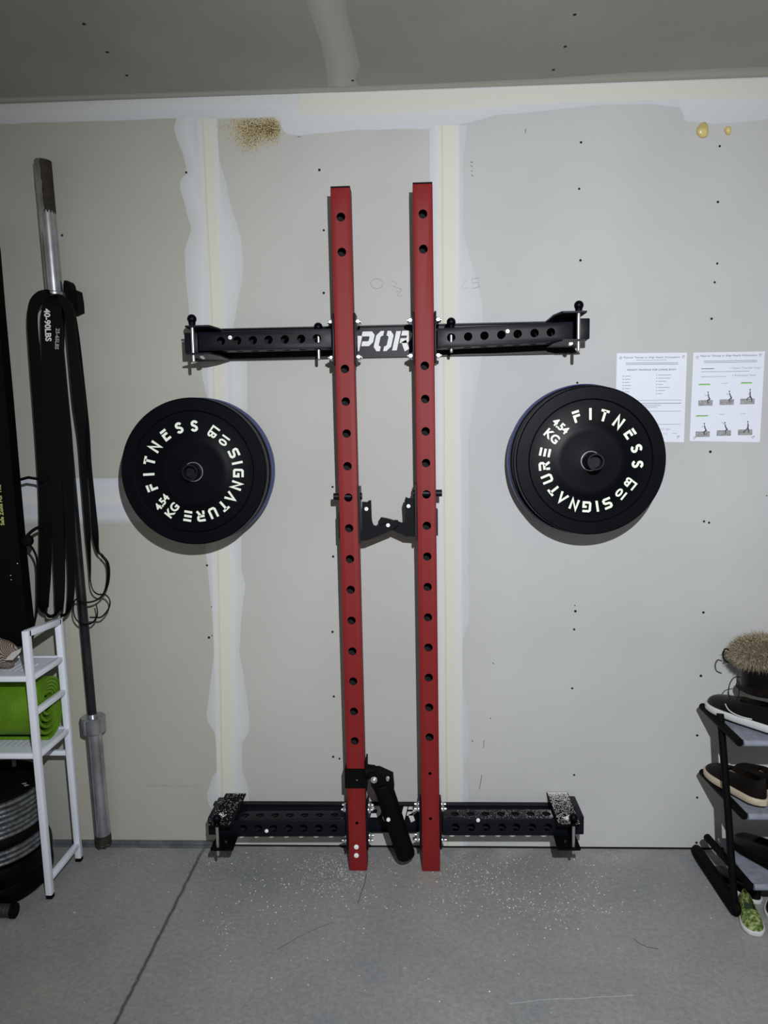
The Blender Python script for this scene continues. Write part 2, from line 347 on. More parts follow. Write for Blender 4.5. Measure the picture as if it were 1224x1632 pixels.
strip('joint_compound', [(-30, 165), (330, 153), (600, 146), (860, 137), (1260, 123)], [(-30, 199), (80, 195), (200, 192), (290, 188), (345, 190), (438, 186), (445, 198), (455, 213), (475, 216), (560, 208), (640, 206), (700, 206), (745, 196), (790, 184), (870, 177), (950, 168), (1040, 166), (1085, 172), (1092, 193), (1140, 198), (1190, 194), (1260, 186)], JC_H, axis='x', base=.0003)
strip('paper_tape', [(478, 150), (600, 147), (792, 141)], [(478, 184), (600, 182), (792, 171)], CREAM, axis='x', base=.0008, jit=.0005)
strip('paper_tape', [(794, 140), (1000, 133), (1260, 124)], [(794, 170), (900, 163), (1050, 160), (1260, 156)], CREAM, axis='x', base=.0008, jit=.0005)
strip('joint_compound', [(-30, 763), (180, 762), (336, 764)], [(-30, 834), (100, 836), (200, 834), (336, 838)], JC_HL, axis='x')
strip('paper_tape', [(104, 985), (116, 1343)], [(133, 985), (150, 1343)], CREAM2, jit=.0006)
pc = lambda x, y: pz(x, y, H)
strip('joint_compound', [(484, -40), (491, 10), (512, 70), (522, 120), (523, 138)], [(546, -40), (552, 20), (568, 80), (575, 105), (566, 124), (571, 138)], CJ, plane=pc, parent=ceil)
strip('joint_compound', [(-30, 157), (330, 146), (600, 137), (860, 126), (1000, 116), (1260, 105)], [(-30, 164), (330, 154), (600, 147), (860, 138), (1260, 124)], CJ, axis='x', plane=pc, parent=ceil, jit=.0006)
# screw heads
dots = [(99,375),(297,275),(509,271),(516,367),(516,467),(926,227),(923,301),(925,415),(1147,233),(1144,322),(1143,420),(1139,450),(1134,508),(1132,720),(1130,833),(1122,831),(1121,976),(1117,1077),(1111,1172),(1111,1271),(1110,1343),(920,610),(917,974),(915,1003),(912,1097),(915,1235),(330,901),(333,1016),(530,776),(531,887),(530,1007),(532,1110),(531,1206),(541,1209),(782,1145),(1222,790),(753,1181),(916,965),(786,1057),(338,1013),(337,967)]
for i, (x, y) in enumerate(dots):
    p = pw(x, y); r_ = .0042 if i < 34 else .002
    MB().cyl(p+Vector((0, .002, 0)), p+Vector((0, -.0009, 0)), r_*random.uniform(.8, 1.05), n=12).build('drywall_screw', HOLE, wall)
for x, y in [(134,38),(171,83),(202,120),(916,23),(901,74),(882,111),(562,128)]:
    p = pz(x, y, H); MB().cyl(p+Vector((0, 0, .002)), p-Vector((0, 0, .0009)), .0045, n=12).build('drywall_screw', HOLE, ceil)
# expanding foam blobs, sprayed patch, pencil marks
FOAM = mat('yellow_foam', (.52, .42, .16, 1), .35, bump=.8, bscale=60, var=.15, vscale=40)
for cx, cy, rx, rz in ((1121, 208, .0175, .0225), (1161.5, 207, .0095, .0125)):
    p = pw(cx, cy, .004); b_ = MB().sph(p, 1, 24, sc=(rx, .010, rz))
    for v in b_.bm.verts: v.co += Vector((.003*math.sin(v.co.z*90), 0, .002*math.sin(v.co.x*130)))
    tag(b_.build('foam_blob', FOAM, wall), 'dried yellow expanding foam')
OCH = mat('ochre_overspray', (.48, .36, .13, 1), .8, var=.4, vscale=300)
sp = MB()
for k in range(9000):
    u = random.random(); 
    if u < .55: x, y = random.gauss(405, 22), random.gauss(204, 11)
    elif u < .8: x, y = random.gauss(432, 10), random.gauss(206, 11)
    elif u < .94: x, y = random.gauss(398, 12), random.gauss(226, 9)
    else: x, y = random.gauss(402, 30), random.gauss(215, 22)
    if y < 188 and random.random() < .93: continue
    if x > 447 and random.random() < .9: continue
    p = pw(x, y, .0009); s_ = random.uniform(.0006, .0015); a = random.random()*6
    sp.poly([p+Vector((math.cos(a+q)*s_, 0, math.sin(a+q)*s_)) for q in (0, 2.1, 4.2)])
o = sp.build('overspray', OCH, wall, smooth=None); tag(o, 'ochre speckled overspray', kind='stuff')
PEN = mat('pencil', (.27, .27, .28, 1), .8); INK = mat('printed_ink', (.12, .12, .12, 1), .8)
def pline(px, r_, m, name, off=.0004, parent=wall, closed=False):
    return MB().sweep([pw(x, y, off) for x, y in px], r_, n=4, closed=closed).build(name, m, parent)
pline([(x, y) for x, y in arc(600.5, 452, 10, 8, 0, 340, 16)], .0006, PEN, 'pencil_mark')
pline([(624, 447), (633, 452), (626, 456), (640, 461)], .0006, PEN, 'pencil_mark')
pline([(632, 465), (640, 463), (632, 471), (642, 471)], .0006, PEN, 'pencil_mark')
for q in ([(737, 445), (744, 445), (735, 459), (746, 459)], [(764, 443), (753, 444), (752, 451), (762, 450), (765, 457), (752, 460)]): pline(q, .0006, PEN, 'pencil_mark')
for q in ([(749, 258), (754, 259)], [(750, 263), (753, 266)], [(751, 272), (753, 273)], [(751, 278), (754, 281)], [(768, 1235), (764, 1258)], [(771, 1180), (771, 1192)], [(840, 142), (835, 146)], [(838, 205), (837, 212)], [(333, 145), (331, 155)], [(474, 218), (479, 218)]): pline(q, .0009, INK, 'scuff_mark')
tm = MB(); add_mesh(tm, text_mesh('GYPSUM BOARD TAPERED EDGE', .012, spacing=1.1), WALLF(pw(279, 1252, .0005)) @ Matrix.Diagonal((-1, 1, 1, 1))); tm.build('faint_print', mat('faint_print', (.36, .36, .32, 1), .8), wall, smooth=None)
# cracks on the floor
CR = mat('crack', (.04, .04, .04, 1), .9); CRW = mat('pale_scratch', (.38, .39, .40, 1), .9)
def fl(px, r_, m, name): MB().sweep([pz(x+random.uniform(-1, 1), y+random.uniform(-.6, .6), .0002) for x, y in px], r_, n=4).build(name, m, floor)
fl([(584, 1392), (582, 1405), (575, 1425), (570, 1440)], .0009, CR, 'floor_crack')
fl([(530, 1470), (500, 1482), (470, 1497), (440, 1513)], .0007, CR, 'floor_crack')
fl([(1010, 1495), (1018, 1503), (1032, 1510), (1050, 1512)], .0009, CR, 'floor_crack')
fl([(812, 1600), (835, 1597), (860, 1593), (890, 1592), (918, 1592), (950, 1589), (985, 1588), (1010, 1586)], .0006, CRW, 'floor_scratch')
# plaster crumbs and dust (nobody could count it)
DUST = mat('plaster_dust', (.8, .8, .78, 1), .9)
db = MB()
def crumb(p, s_):
    n_ = random.choice((4, 5)); a = random.random()*6
    top = [p+Vector((math.cos(a+2*PI*q/n_)*s_*random.uniform(.6, 1.2), math.sin(a+2*PI*q/n_)*s_*random.uniform(.6, 1.2), 0)) for q in range(n_)]
    db.prism(top, (0, 0, s_*.5))
def scatter(n, cx, cy, sx_, sy_, s0, s1):
    for _ in range(n):
        x, y = random.gauss(cx, sx_), random.gauss(cy, sy_)
        if y < 1357: continue
        p = pz(x, y, 0.0002)
        if p.y > -.02: continue
        crumb(p, random.uniform(s0, s1)*random.random()**.5)
scatter(900, 535, 1385, 30, 20, .0004, .0020); scatter(500, 725, 1372, 30, 14, .0004, .0013); scatter(520, 770, 1400, 60, 30, .0004, .0026)
scatter(420, 905, 1368, 30, 8, .0004, .0011); scatter(500, 345, 1368, 25, 8, .0004, .0011); scatter(320, 470, 1410, 90, 40, .0004, .0028)
scatter(280, 900, 1420, 60, 40, .0004, .0028); scatter(200, 700, 1450, 280, 70, .0004, .0020); scatter(60, 360, 1480, 8, 22, .0006, .002)
scatter(200, 165, 1374, 18, 5, .0003, .001); scatter(90, 900, 1452, 40, 4, .0004, .0018); scatter(80, 612, 1520, 330, 70, .0006, .0024)
tag(db.build('plaster_crumbs', DUST, None, smooth=None), 'white plaster crumbs and dust scattered over the concrete floor', 'dust', kind='stuff')
db = MB()
# dust lying on the flat bracket plates and arm of the rack (plate tops at z = .191 / .200, arm top at .182)
for k in range(2000):
    y_ = -.008-.2*random.random()**2.8; crumb(Vector((random.uniform(.429, .494), y_, .2002)), random.uniform(.0004, .0012))
for k in range(230):
    y_ = -.008-.2*random.random()**1.3; crumb(Vector((random.uniform(-.660, -.586), y_, .1912)), random.uniform(.0004, .0012))
for k in range(60): crumb(Vector((random.gauss(.462, .006), random.gauss(-.172, .006), .2005)), random.uniform(.001, .0022))
for k in range(40): crumb(Vector((random.gauss(-.628, .006), random.gauss(-.150, .008), .1915)), random.uniform(.001, .0024))
ARMX = [pw(x, 1320, .14).x for x in (726, 751, 775, 800, 823, 848, 873)]
for k in range(700):
    x_ = .425-.30*random.random()**2; y_ = random.uniform(-.137, -.083)
    if any((x_-h)**2+(y_+.11)**2 < .0135**2 for h in ARMX): continue
    crumb(Vector((x_, y_, .150+.002*(x_-.076)/.394+.0288)), random.uniform(.0003, .0009))
tag(db.build('plaster_dust', DUST, None, smooth=None), 'white plaster dust lying on the bottom end brackets and lower right arm of the rack', 'dust', kind='stuff')

# ================================================================== WALL RACK
UL = dict(x0=-.205, x1=-.195, z0=.0, z1=2.108); UR = dict(x0=.034, x1=.039, z0=.0, z1=2.112)
rack = thing('folding_wall_rack', 'red and black folding squat rack bolted to the drywall wall', 'squat rack', (-.08, 0, 0))
W_ = .058; FR = .140; BK = .080
def interior(o, f):      # bare steel inside the tubes, coloured near-black to paint in the holes' shade
    o.data.materials.append(HOLE)
    for p_ in o.data.polygons:
        if f(p_.center): p_.material_index = 1
def upright(U, holes, small, label=None):
    ang = math.atan2(U['x0']-U['x1'], U['z1']-U['z0'])
    M_ = Matrix.Translation((U['x1'], 0, U['z0'])) @ Matrix.Rotation(ang, 4, 'Y')
    L_ = U['z1']-U['z0']
    mb = MB(); mb.box((-W_/2, -FR, 0), (W_/2, -BK, L_), bev=.004)
    o = mb.build('upright', RED, rack, smooth=35)
    c = MB(); c.box((-W_/2+.003, -FR+.003, .004), (W_/2-.003, -BK-.003, L_-.004))
    cut(o, c)
    c = MB()
    for z in holes: c.cyl((0, -FR-.02, z), (0, -.115, z), .0128, n=28)
    for z in small: c.cyl((0, -FR-.02, z), (0, -.12, z), .0052, n=16)
    cut(o, c); interior(o, lambda q: abs(q.x) < W_/2-.0022 and -FR+.0022 < q.y < -BK-.0022); o.data.transform(M_)
    cp = MB(); cp.box((-W_/2+.0005, -FR+.0005, L_-.001), (W_/2-.0005, -BK-.0005, L_+.0035), bev=.001); co = cp.build('end_cap', BLKM, rack); co.data.transform(M_)
    return o
hz = lambda pts: [pw(x, y, .14).z for x, y in pts]
LH = hz([(542, 346), (543, 402), (549, 588), (551, 640), (553, 691), (554, 743), (556, 793), (557, 842), (558, 891), (560, 940), (561, 989), (562, 1038), (563, 1086), (565, 1134), (566, 1181)])
RH = hz([(674, 341), (675, 397), (676, 583), (677, 636), (678, 687.5), (678, 738), (679, 788), (680, 838), (680, 887), (681, 935.5), (681, 984), (682, 1032), (682, 1080), (683, 1127.5), (684, 1175)])
u1 = upright(UL, LH, hz([(569, 1312)])); u2 = upright(UR, RH, hz([(685, 1233), (686, 1305)]))
for x, y in ((568, 1349.5), (568, 1363)):
    p = pw(x, y, .14); MB().cyl(p, p+Vector((0, -.002, 0)), .0075, n=20).sph(p+Vector((0, -.002, 0)), .004, 10).build('cap_screw', WCAP, rack)

# stringers: long C-channels bolted flat to the wall
def stringer(zc, x0, x1, name='stringer'):
    mb = MB(); h = .049
    mb.box((x0, -.006, zc-h), (x1, 0, zc+h)); mb.box((x0, -.022, zc+h-.004), (x1, -.0055, zc+h)); mb.box((x0, -.022, zc-h), (x1, -.0055, zc-h+.004))
    return mb.build(name, BLK, rack, smooth=None)
st1 = stringer(1.6815, -.70, .505); st2 = stringer(.113, -.69, .51)
def spor(zc, h, xs, par):
    for ch, x in xs:
        mb = MB(); glyph(mb, ch, WALLF((x, -.0063, zc)), h, .0012, th=.125, shear=.24)
        tag(mb.build('letter', SLET, par, smooth=None), 'pale grey slanted stencil letter')
pxx = lambda x, y: pw(x, y, 0).x
spor(1.683, .059, [('z', pxx(552, 544)), ('P', pxx(578, 544)), ('O', pxx(608, 544)), ('r', pxx(638, 544))], st1)
spor(.1235, .055, [('z', pxx(566, 1295)), ('P', pxx(592, 1295)), ('O', pxx(620, 1295)), ('r', pxx(649, 1295))], st2)
# arms: square tubes with holes on all faces, folded flat along the wall
def arm(xa, xb, za, zb, hx, out):
    mb = MB(); t = .003; hh = .0285
    o = mb.box((xa, -FR, -hh), (xb, -BK, hh), bev=.003).build('crossmember', BLK, rack, smooth=35)
    c = MB(); c.box((xa-.01, -FR+t, -hh+t), (xb+.01, -BK-t, hh-t)); cut(o, c)
    c = MB()
    for x in hx: c.cyl((x, -FR-.02, 0), (x, -BK+.02, 0), .0125, n=24)
    cut(o, c); c = MB()
    for x in hx: c.cyl((x, -.11, -.05), (x, -.11, .05), .0125, n=24)
    cut(o, c)
    interior(o, lambda q: abs(q.z) < hh-.002 and -FR+.002 < q.y < -BK-.002)
    for v in o.data.vertices: v.co.z += za + (zb-za)*(v.co.x-xa)/(xb-xa)
    return o
hxs = lambda ys, y: [pw(x, y, .14).x for x in ys]
arm(-.640, -.240, 1.677, 1.679, hxs([352, 378, 403, 428, 454, 480, 505], 541), -1)
arm(.072, .470, 1.672, 1.684, hxs([719, 746, 772, 799, 825, 852, 878], 525), 1)
arm(-.635, -.233, .141, .145, hxs([388, 412, 436, 460, 484, 508, 532], 1325), -1)
arm(.076, .470, .150, .152, hxs([726, 751, 775, 800, 823, 848, 873], 1320), 1)
# end plates bolted to the uprights
def endplate(x, zc, s):
    mb = MB(); mb.box((x-.003, -FR-.001, zc-.075), (x+.003, -BK+.008, zc+.075), bev=.002); mb.build('end_plate', BLK, rack)
    for dz in (-.052, .052):
        for yy in (-.122, -.092):
            b_ = MB(); b_.cyl((x, yy, zc+dz), (x+s*.0055, yy, zc+dz), .0098, n=20); b_.cyl((x+s*.0055, yy, zc+dz), (x+s*.012, yy, zc+dz), .0078, n=6); b_.cyl((x+s*.012, yy, zc+dz), (x+s*.018, yy, zc+dz), .0045, n=12)
            b_.build('bolt', ZINC, rack)
for U, zc in ((UL, 1.676), (UL, .146), (UR, 1.676), (UR, .150)):
    xc = U['x1']+(U['x0']-U['x1'])*zc/2.1
    endplate(xc-W_/2-.0035, zc, -1); endplate(xc+W_/2+.0035, zc, 1)
# clevis brackets at the outer ends
def clevis(cx, zc, s, dusty=False):     # s=-1 left end, +1 right end
    mb = MB(); ib = .041 if dusty else .056
    for k, z in enumerate((zc+.036, zc-.042)):
        pts = [(cx-s*ib, -.004), (cx-s*ib, -.145), (cx-s*.044, -.208), (cx-s*.040, -.211), (cx+s*.024, -.211), (cx+s*.028, -.207), (cx+s*.028, -.004)]
        pts = [Vector((x, y, z)) for x, y in pts]; mb.prism(pts, (0, 0, .005))
    o1 = mb.build('clevis_plate', BLKM if dusty else BLK, rack, smooth=None)
    b2 = MB().box((cx+s*.012, -.142, zc-.030), (cx+s*.052, -.008, zc+.030), bev=.003); b2.build('end_block', BLK, rack)
    b3 = MB(); b3.cyl((cx-s*.012, -.188, zc-.046), (cx-s*.012, -.17, zc-.046), .006, n=6).cyl((cx-s*.012, -.17, zc-.046), (cx-s*.012, -.17, zc-.033), .004, n=8); b3.build('bolt', ZINC, rack)
clevis(-.630, 1.674, -1); clevis(.466, 1.690, 1); clevis(-.623, .150, -1, True); clevis(.468, .159, 1, True)
for x, y, o_ in ((367, 538, .14), (809, 528, .14), (425, 1324, .14), (762, 1307, .14)):
    p = pw(x, y, o_); MB().cyl(p+Vector((0, .001, 0)), p+Vector((0, -.002, 0)), .0058, n=20).sph(p+Vector((0, -.002, 0)), .003, 10).build('cap_screw', WCAP, rack)

# locking pins: steel rod with black ball knob, standing in the brackets
def pin(x, y, ztop, zbot, label, r_=.0135, rr=.0048):
    t = thing('locking_pin', label, 'locking pin', (x, y, zbot), 'ball knob locking pins in the rack')
    MB().cyl((x, y, zbot+.004), (x, y, ztop-.008), rr, n=16).cyl((x, y, zbot), (x, y, zbot+.004), rr*.6, rr, n=16).build('rod', STEELB, t)
    MB().sph((x, y, ztop), r_, 24).cyl((x, y, ztop-r_-.008), (x, y, ztop-r_+.004), r_*.62, r_*.8, n=20).build('ball_knob', RUB, t)
STEELB = mat('bright_pin_steel', (.45, .45, .46, 1), .35, .8)
pin(-.640, -.197, 1.735, 1.610, 'ball knob pin through the far left end of the upper black crossmember')
pin(-.283, -.110, 1.716, 1.618, 'ball knob pin in upper left crossmember, just left of the left red upright')
pin(.1155, -.110, 1.722, 1.632, 'ball knob pin in upper right crossmember, just right of the right red upright')
pin(.473, -.197, 1.748, 1.618, 'ball knob pin through the far right end of the upper black crossmember')
pin(-.630, -.197, .207, .083, 'dusty ball knob pin in the bottom left bracket near the floor')
pin(.4755, -.197, .216, .098, 'dusty ball knob pin in the bottom right bracket near the floor')

# J-cups
HOOKM = mat('hook_coat', (.0022, .003, .0055, 1), .6, spec=.12)
def jcup(label, poly, o0, o1, U, side, zpin, screws):
    xc = U['x1']+(U['x0']-U['x1'])*1.2/2.1; s = side
    t = thing('j_cup', label, 'barbell hook', (xc+s*.05, -.11, 1.1))
    pts = [pw(x, y, o0) for x, y in poly]; mb = MB(); mb.prism(pts, (0, o0-o1, 0)); c_ = mb.build('hook', HOOKM, t, smooth=None)
    b_ = MB(); zc = zpin-.045
    b_.box((xc+s*(W_/2+.0005), -FR-.004, zc-.095), (xc+s*(W_/2+.0065), -BK+.004, zc+.075)); b_.build('side_plate', BLK, t)
    b_ = MB(); b_.box((xc-s*(W_/2+.0005), -FR+.02, zc-.085), (xc-s*(W_/2+.0055), -BK+.004, zc-.005))
    b_.box((xc-s*(W_/2+.0055), -BK+.0005, zc-.085), (xc+s*(W_/2+.0065), -BK+.0045, zc-.005)); b_.build('back_strap', BLK, t)
    b_ = MB(); b_.cyl((xc+s*.04, -.11, zpin), (xc-s*.048, -.11, zpin), .0108, n=20); b_.build('peg', BLK, t)
    for x, y in screws:
        p = pw(x, y, o0); MB().cyl(p+Vector((0, .001, 0)), p+Vector((0, -.0022, 0)), .0058, n=20).sph(p+Vector((0, -.002, 0)), .003, 10).build('screw', WCAP, t)
    return c_
c1 = lambda P: [(500+x/5.1, 740+y/5.1) for x, y in P]
jcup('black J-shaped barbell hook on the left upright, arm overlapping its mate', c1([(392, 308), (430, 312), (447, 298), (464, 297), (468, 430), (472, 470), (482, 498), (500, 506), (532, 500), (600, 478), (655, 458), (685, 460), (690, 490), (640, 535), (440, 618), (392, 622)]), .142, .118, UL, 1, LH[6]+.001, [(584, 811), (618.5, 837)])
jcup('black J-shaped barbell hook on the right upright, arm behind its mate', c1([(748, 268), (765, 280), (822, 275), (822, 590), (750, 585), (640, 535), (525, 488), (522, 470), (545, 435), (600, 445), (700, 475), (730, 485), (742, 465), (744, 400), (738, 300)]), .116, .092, UR, -1, RH[6]+.001, [(651, 806.5)])

# landmine attachment on the left upright
lm = thing('landmine_attachment', 'black bar sleeve pivot clamped to the left red upright, hanging down to the floor', 'landmine attachment', (-.15, -.14, .2))
b_ = MB(); zt, zb = pw(569, 1226, .145).z, pw(569, 1256, .145).z; xl, xr = -.226-.001, -.166
b_.box((xl-.001, -FR-.006, zb), (xr+.004, -FR-.0005, zt)); b_.box((xl-.0035, -FR-.006, zb), (xl-.0005, -BK+.004, zt)); b_.box((xr+.0005, -FR-.004, zb-.01), (xr+.005, -BK+.004, zt+.02)); b_.build('clamp', BLKM, lm)
p = pw(569, 1243, .146); MB().cyl(p, p+Vector((0, -.002, 0)), .002, n=10).build('rivet_or_glint', ZINC, lm)
a = pw(594, 1229, .145); MB().cyl(a+Vector((-.024, 0, .0)), a+Vector((.006, -.0, -.004)), .022, n=28).build('pivot_barrel', BLKM, lm)
b_ = MB(); A = pw(598, 1242, .175); 
b_.prism([pw(x, y, .175) for x, y in ((588, 1232), (604, 1232), (626, 1242), (628, 1262), (606, 1272), (592, 1254))], (0, .05, 0)); b_.build('yoke', BLKM, lm, smooth=None)
for x, y in ((596, 1242.5), (618, 1240)):
    p = pw(x, y, .175); MB().cyl(p, p+Vector((0, -.003, 0)), .0105 if x < 600 else .006, n=20).cyl(p, p+Vector((0, -.009, 0)), .0085 if x < 600 else .005, n=6).cyl(p, p+Vector((0, -.013, 0)), .0045, n=10).build('bolt', ZINC, lm)
a = pw(609, 1248, .16); e = pw(648, 1366, .145); d = (e-a).normalized()
b_ = MB(); b_.lathe([(0, 0), (.026, 0), (.030, .004), (.030, (e-a).length-.012), (.028, (e-a).length-.004), (.022, (e-a).length), (0, (e-a).length+.003)], Matrix.Translation(a) @ d.to_track_quat('Z', 'Y').to_matrix().to_4x4(), n=36); b_.build('sleeve', BLKM, lm)
p = pw(619, 1306, .19); MB().cyl(p+Vector((0, .002, 0)), p+Vector((0, -.003, 0)), .0058, n=20).build('screw', WCAP, lm)

# ================================================================== BUMPER PLATES
def plate_mesh(mb, M_, r, t, th0=True):
    # profile in (r,h): h=0 rear, h=t front
    g = .0262
    prof = [(g, .004), (.085, .004), (.105, .008), (r-.045, .008), (r-.035, 0), (r-.004, 0), (r-.001, .002), (r, .005), (r, t-.005), (r-.001, t-.002), (r-.004, t), (r-.037, t), (r-.041, t-.0035), (.110, t-.0035), (.103, t-.001), (.085, t-.0005), (.045, t-.002), (.036, t-.001), (g, t-.001)]
    mb.lathe(prof, M_, n=128, closed=True)
def bumper(cx, cz, off_front, t, r, label, m, face_rot=None, name='bumper_plate', group=None):
    th = thing(name, label, 'weight plate', (cx, -off_front+t/2, cz), group)
    M_ = frame((cx, -off_front+t, cz), (1, 0, 0), (0, 0, 1))   # local z points to the room
    mb = MB(); plate_mesh(mb, M_, r, t); mb.build('disc', m, th, smooth=25)
    hb = MB(); hb.lathe([(.0258, .001), (.0295, .001), (.0295, t+.0008), (.0285, t+.0018), (.0268, t+.0018), (.0258, t+.0008)], M_, n=64, closed=True); hb.build('hub_ring', STEEL, th)
    if face_rot is None: return th
    zf = t-.0036; done = lambda b_: tag(b_.build('lettering', LET, th, smooth=None), 'raised cream lettering')
    def place(ch, deg, rmid, h, tt=T):
        lb = MB()
        a = R(deg+face_rot); c = Vector((math.cos(a)*rmid, math.sin(a)*rmid, zf)); up = Vector((math.cos(a), math.sin(a), 0)); rt = Vector((math.sin(a), -math.cos(a), 0))
        glyph(lb, ch, M_ @ frame(c, rt, up), h, .0018, th=tt); tag(lb.build('letter', LET, th, smooth=None), 'raised cream letter')
    for ch, dg in zip('fITNeSS', (199.3, 182.5, 165.5, 146, 126, 106, 86.5)): place(ch, dg, .1355, .034, .105)
    for ch, dg in zip('sIGNATURE', (23.5, 10.5, -2.5, -18.5, -35.5, -50, -66.5, -83, -100)): place(ch, dg, .1345, .0325, .105)
    for tx, dg, sz in (('10', 44.5, .035), ('LB', 61.5, .035), ('4.54', 222.5, .030), ('KG', 239, .035)):
        if tx in ('10', '4.54'): lb = MB()
        a = R(dg+face_rot); c = Vector((math.cos(a)*.134, math.sin(a)*.134, zf)); rd = Vector((-math.cos(a), -math.sin(a), 0)); up = Vector((math.sin(a), -math.cos(a), 0))
        # both lines of a block share one baseline direction
        blk = R({'10': 53, 'LB': 53, '4.54': 230, 'KG': 230}[tx]+face_rot); rd = Vector((-math.cos(blk), -math.sin(blk), 0)); up = Vector((math.sin(blk), -math.cos(blk), 0))
        add_mesh(lb, text_mesh(tx, sz, bold=.0011, ext=.0009), M_ @ frame(c, rd, up) @ Matrix.Translation((0, 0, .0009)))
        if tx in ('LB', 'KG'): done(lb)
    return th
def peg(cx, cz, tip, label):
    t = thing('plate_peg', label, 'weight peg', (cx, 0, cz))
    MB().box((cx-.05, -.006, cz-.06), (cx+.05, 0, cz+.06), bev=.002).build('wall_plate', BLK, t)
    b_ = MB(); Mx = frame((cx, 0, cz), (1, 0, 0), (0, 0, 1)); b_.lathe([(0, .004), (.0245, .004), (.0245, tip-.002), (.0235, tip), (.0195, tip), (.0190, tip-.004), (.0190, tip-.03), (0, tip-.03)], Mx, n=40); b_.build('post', BLK, t)
zL, zR = 1.291, 1.306
peg(-.656, zL, .232, 'black wall peg through the left round weight plates'); peg(.512, zR, .262, 'black wall peg jutting through the right round weight plates')
bumper(-.656, zL, .110, .040, .2225, 'navy bumper plate nearest the wall in the left stack', BLUE)
bumper(-.656, zL, .138, .025, .2200, 'plain black bumper plate sandwiched in the left stack', RUB)
bumper(-.656, zL, .195, .045, .2190, 'lettered black 10 lb bumper plate fronting the left stack', RUB, 0)
bumper(.512, zR, .110, .040, .2270, 'navy bumper plate nearest the wall in the right stack', BLUE)
bumper(.511, zR, .138, .025, .2230, 'plain black bumper plate sandwiched in the right stack', RUB)
bumper(.513, zR, .195, .045, .2170, 'lettered black 10 lb bumper plate fronting the right stack', RUB, -91.5)

# ================================================================== PAPERS
PAPER = mat('white_paper', (.66, .69, .78, 1), .7); INK2 = mat('grey_ink', (.10, .10, .12, 1), .8); PENB = mat('faint_pen', (.33, .34, .42, 1), .8)
HIL = mat('green_highlighter', (.28, .62, .18, 1), .7); MATG = mat('photo_grey', (.27, .27, .28, 1), .8, var=.3, vscale=300); FIGD = mat('figure_dark', (.05, .05, .06, 1), .8); FIGL = mat('figure_skin_grey', (.36, .35, .36, 1), .8)
def sheet(c4, label):
    P = [pw(x, y, .0015) for x, y in c4]; t = thing('exercise_handout', label, 'paper', P[3], 'handouts taped on the wall')
    ex = (P[1]-P[0]).normalized(); ez = (P[0]-P[3]).normalized(); Wd = (P[1]-P[0]).length; Hd = (P[0]-P[3]).length
    MB().prism(P, (0, .0006, 0)).build('page', PAPER, t, smooth=None)
    f = lambda u, v, k=.0002: P[0]+ex*(u*Wd)-ez*(v*Hd)+Vector((0, -k, 0))
    def ln(u0, u1, v, h=.0012, m=INK2, k=.0003):
        a, b = f(u0, v, k), f(u1, v, k); return MB().prism([a-ez*h/2, b-ez*h/2, b+ez*h/2, a+ez*h/2], (0, .0002, 0)).build('printed_line', m, t, smooth=None)
    def tx(s, u, v, size, sp=1.0, m=INK2, al='CENTER', bold=0, sh=0):
        mb = MB(); add_mesh(mb, text_mesh(s, size, bold=bold, ext=.0001, spacing=sp, align=al, shear=sh), frame(f(u, v, .0003), ex, ez)); mb.build('printed_text', m, t, smooth=None)
    return t, f, ln, tx, ex, ez
t, f, ln, tx, ex, ez = sheet([(983, 563), (1095, 562), (1090, 705), (980, 703)], 'printed weight training list sheet partly behind the right plates')
tx('Physical Therapy at Align Health Orthopedics', .5, .05, .0072, 1.25, bold=.00012); tx('Weight Training Program and Home Exercises', .5, .08, .0045, 1.1)
ln(.13, .88, .112, .0012); ln(.13, .88, .128, .0012); tx('WEIGHT TRAINING FOR LOWER BODY', .50, .19, .0076, 1.15, bold=.0001)
for i, v in enumerate((.26, .295, .33, .365, .40, .435)): ln(.12, .21-.01*(i % 3), v, .0011); ln(.095, .105, v, .003)
for i, v in enumerate((.25, .285, .32, .355, .39, .425, .46)): ln(.60, .60+(.18, .17, .11, .07, .17, .1, .06)[i], v, .0011); ln(.575, .583, v, .003)
ln(.06, .94, .535, .0009); ln(.06, .94, .57, .0014); ln(.06, .65, .592, .0011); ln(.06, .6, .613, .0011); ln(.06, .94, .66, .0009); ln(.06, .94, .81, .0009)
tx('10 reps', .72, .865, .010, 1.0, PENB, sh=.3); tx('3 x', .72, .915, .010, 1.0, PENB, sh=.3); ln(.82, .9, .915, .0008)
t2, f2, ln2, tx2, ex2, ez2 = sheet([(1105, 562), (1219, 560), (1211, 705), (1099, 703)], 'exercise sheet with six small photos of squatting figures')
tx2('Physical Therapy at Align Health Orthopedics', .5, .04, .0072, 1.25, bold=.00012); ln2(.15, .90, .098, .0012); ln2(.15, .90, .115, .0012)
ln2(.12, .30, .183, .0020); ln2(.12, .80, .217, .0010); ln2(.12, .48, .272, .0010)
tx2('+ Repeat Thursday Songs', .73, .18, .0092, 1.0, PENB, sh=.3); tx2('+ Bodyweight Squat', .72, .262, .0092, 1.0, PENB, sh=.3)
def logo(f_, t_, u, v, ex_, ez_):
    mb = MB(); c = f_(u, v, .0004); mb.sweep([c+ex_*(math.cos(a)*.0036)+ez_*(math.sin(a)*.0036) for a in np.linspace(0, 5, 14)], .0005, n=4); mb.sweep([c, c+ex_*.003+ez_*.002], .0005, n=4); mb.build('printed_logo', INK2, t_)
for u, v in ((.06, .055), (.95, .045), (.91, .955)): logo(f, t, u, v, ex, ez)
for u, v in ((.06, .055), (.94, .04), (.07, .965), (.90, .965)): logo(f2, t2, u, v, ex2, ez2)
